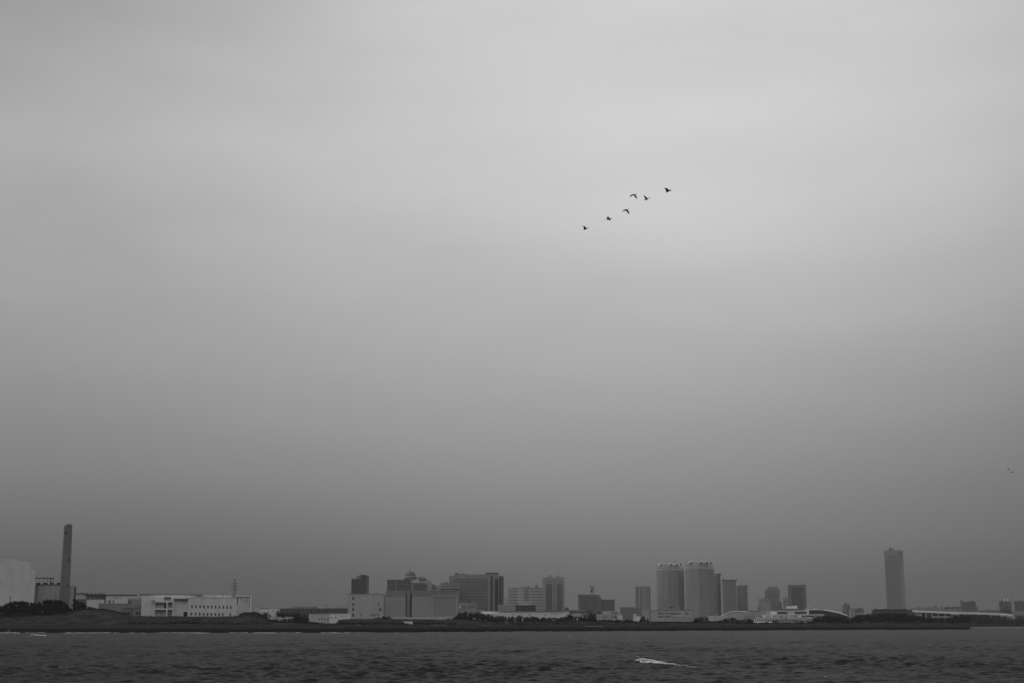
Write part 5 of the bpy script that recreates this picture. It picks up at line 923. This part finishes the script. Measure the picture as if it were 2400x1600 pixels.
bird('black bird gliding with drooping wings, upper one of the two in that pose', GB, (1487, 457), 150, 1,
     [(1222, 359, 2.5), (1250, 350, 7), (1275, 345, 12), (1298, 340, 9), (1315, 331, 5), (1330, 324, 4.8), (1343, 320, 2)],
     [UPW([(1292, 334), (1245, 333), (1210, 349), (1187, 385)], [(1262, 356), (1238, 364), (1216, 374), (1196, 392)], 70), UPW([(1302, 345), (1326, 365), (1336, 400), (1340, 436)], [(1260, 352), (1288, 385), (1310, 406), (1324, 438)], -60)])
bird('black bird with one long wing raised straight, second from the right', GB, (1514, 466), 150, 1,
     [(1500, 457, 3), (1525, 452, 9), (1550, 445, 14), (1580, 432, 9), (1605, 418, 5), (1622, 411, 5), (1642, 403, 2)],
     [UPW([(1572, 425), (1540, 389), (1510, 371), (1476, 351)], [(1522, 452), (1515, 420), (1498, 393), (1479, 362)], -50), UPW([(1575, 428), (1560, 395), (1535, 380), (1508, 364)], [(1545, 440), (1540, 410), (1522, 392), (1504, 368)], 95)])
bird('lower of the two black birds with drooping wings, mid flock', GB, (1467, 492.5), 150, 1,
     [(1058, 699, 2.5), (1085, 690, 7), (1110, 682, 12), (1132, 675, 9), (1148, 666, 5), (1160, 658, 4.8), (1175, 653, 2)],
     [UPW([(1132, 665), (1085, 664), (1055, 679), (1026, 703)], [(1110, 692), (1080, 696), (1056, 701), (1030, 709)], 70), UPW([(1132, 680), (1156, 705), (1170, 735), (1170, 766)], [(1093, 690), (1118, 720), (1138, 745), (1151, 771)], -60)])
bird('smallest-looking black bird with both wings stubby, second from the left', GB, (1426, 513), 150, 1,
     [(648, 894, 2), (675, 888, 4.5), (700, 880, 13), (725, 880, 15), (750, 877, 11), (770, 865, 5.5), (785, 860, 5), (802, 857, 2)],
     [UPW([(737, 872), (724, 850), (713, 826)], [(688, 880), (678, 855), (690, 832)], -55), UPW([(762, 878), (767, 890), (752, 909)], [(723, 888), (733, 900), (743, 909)], 60)])
bird('trailing black bird at the left end of the flock, wings raised', GB, (1371.5, 534), 150, 1,
     [(160, 1109, 3), (185, 1106, 10), (205, 1100, 13), (228, 1090, 9), (250, 1080, 5.5), (265, 1075, 6), (279, 1070, 2)],
     [UPW([(218, 1085), (207, 1050), (175, 1037), (133, 1027)], [(172, 1102), (170, 1070), (158, 1050), (136, 1034)], -60), UPW([(222, 1084), (222, 1060), (205, 1048)], [(195, 1095), (205, 1070), (200, 1052)], 70)])
c0 = lambda x, y: (x, y)
for lab, ax, ay, le in (('tiny far gull near the right edge, the upper left one of the two', 2364, 1099.3, -1), ('tiny far gull near the right edge, the lower right one of the two', 2372, 1105.5, 1)):
    X0, Y0 = (ax-1350)*9.408, (ay-420)*9.408
    bird(lab, 'two far gulls', (ax, ay), 420, 1.35, [(X0-14, Y0+2, 2.5), (X0-4, Y0+1, 5), (X0+8, Y0-1, 4.5), (X0+18, Y0-2, 2)],
         [UPW([(X0+6, Y0-2), (X0-12, Y0+2+3*le), (X0-38, Y0+13 if le < 0 else Y0-1)], [(X0-8, Y0+4), (X0-20, Y0+8), (X0-40, Y0+17 if le < 0 else Y0+4)], -40), UPW([(X0+8, Y0-2), (X0+22, Y0-7), (X0+38, Y0-3 if le < 0 else Y0-8)], [(X0-4, Y0+3), (X0+16, Y0), (X0+38, Y0+2 if le < 0 else Y0-4)], 40)])
# ------------------------------------------------------------------ haze over the bay
hm = bpy.data.materials.new('haze_air'); hm.use_nodes = True; t = hm.node_tree; t.nodes.clear()
pv = t.nodes.new('ShaderNodeVolumePrincipled'); pv.inputs['Color'].default_value = (.42, .42, .42, 1); pv.inputs['Density'].default_value = 6e-5; pv.inputs['Anisotropy'].default_value = 0
oo = t.nodes.new('ShaderNodeOutputMaterial'); t.links.new(pv.outputs[0], oo.inputs['Volume'])
q = MB().box(-7200, 7200, -900, 7300, -3.2, 215); o = q.build('haze', hm, kind='stuff')
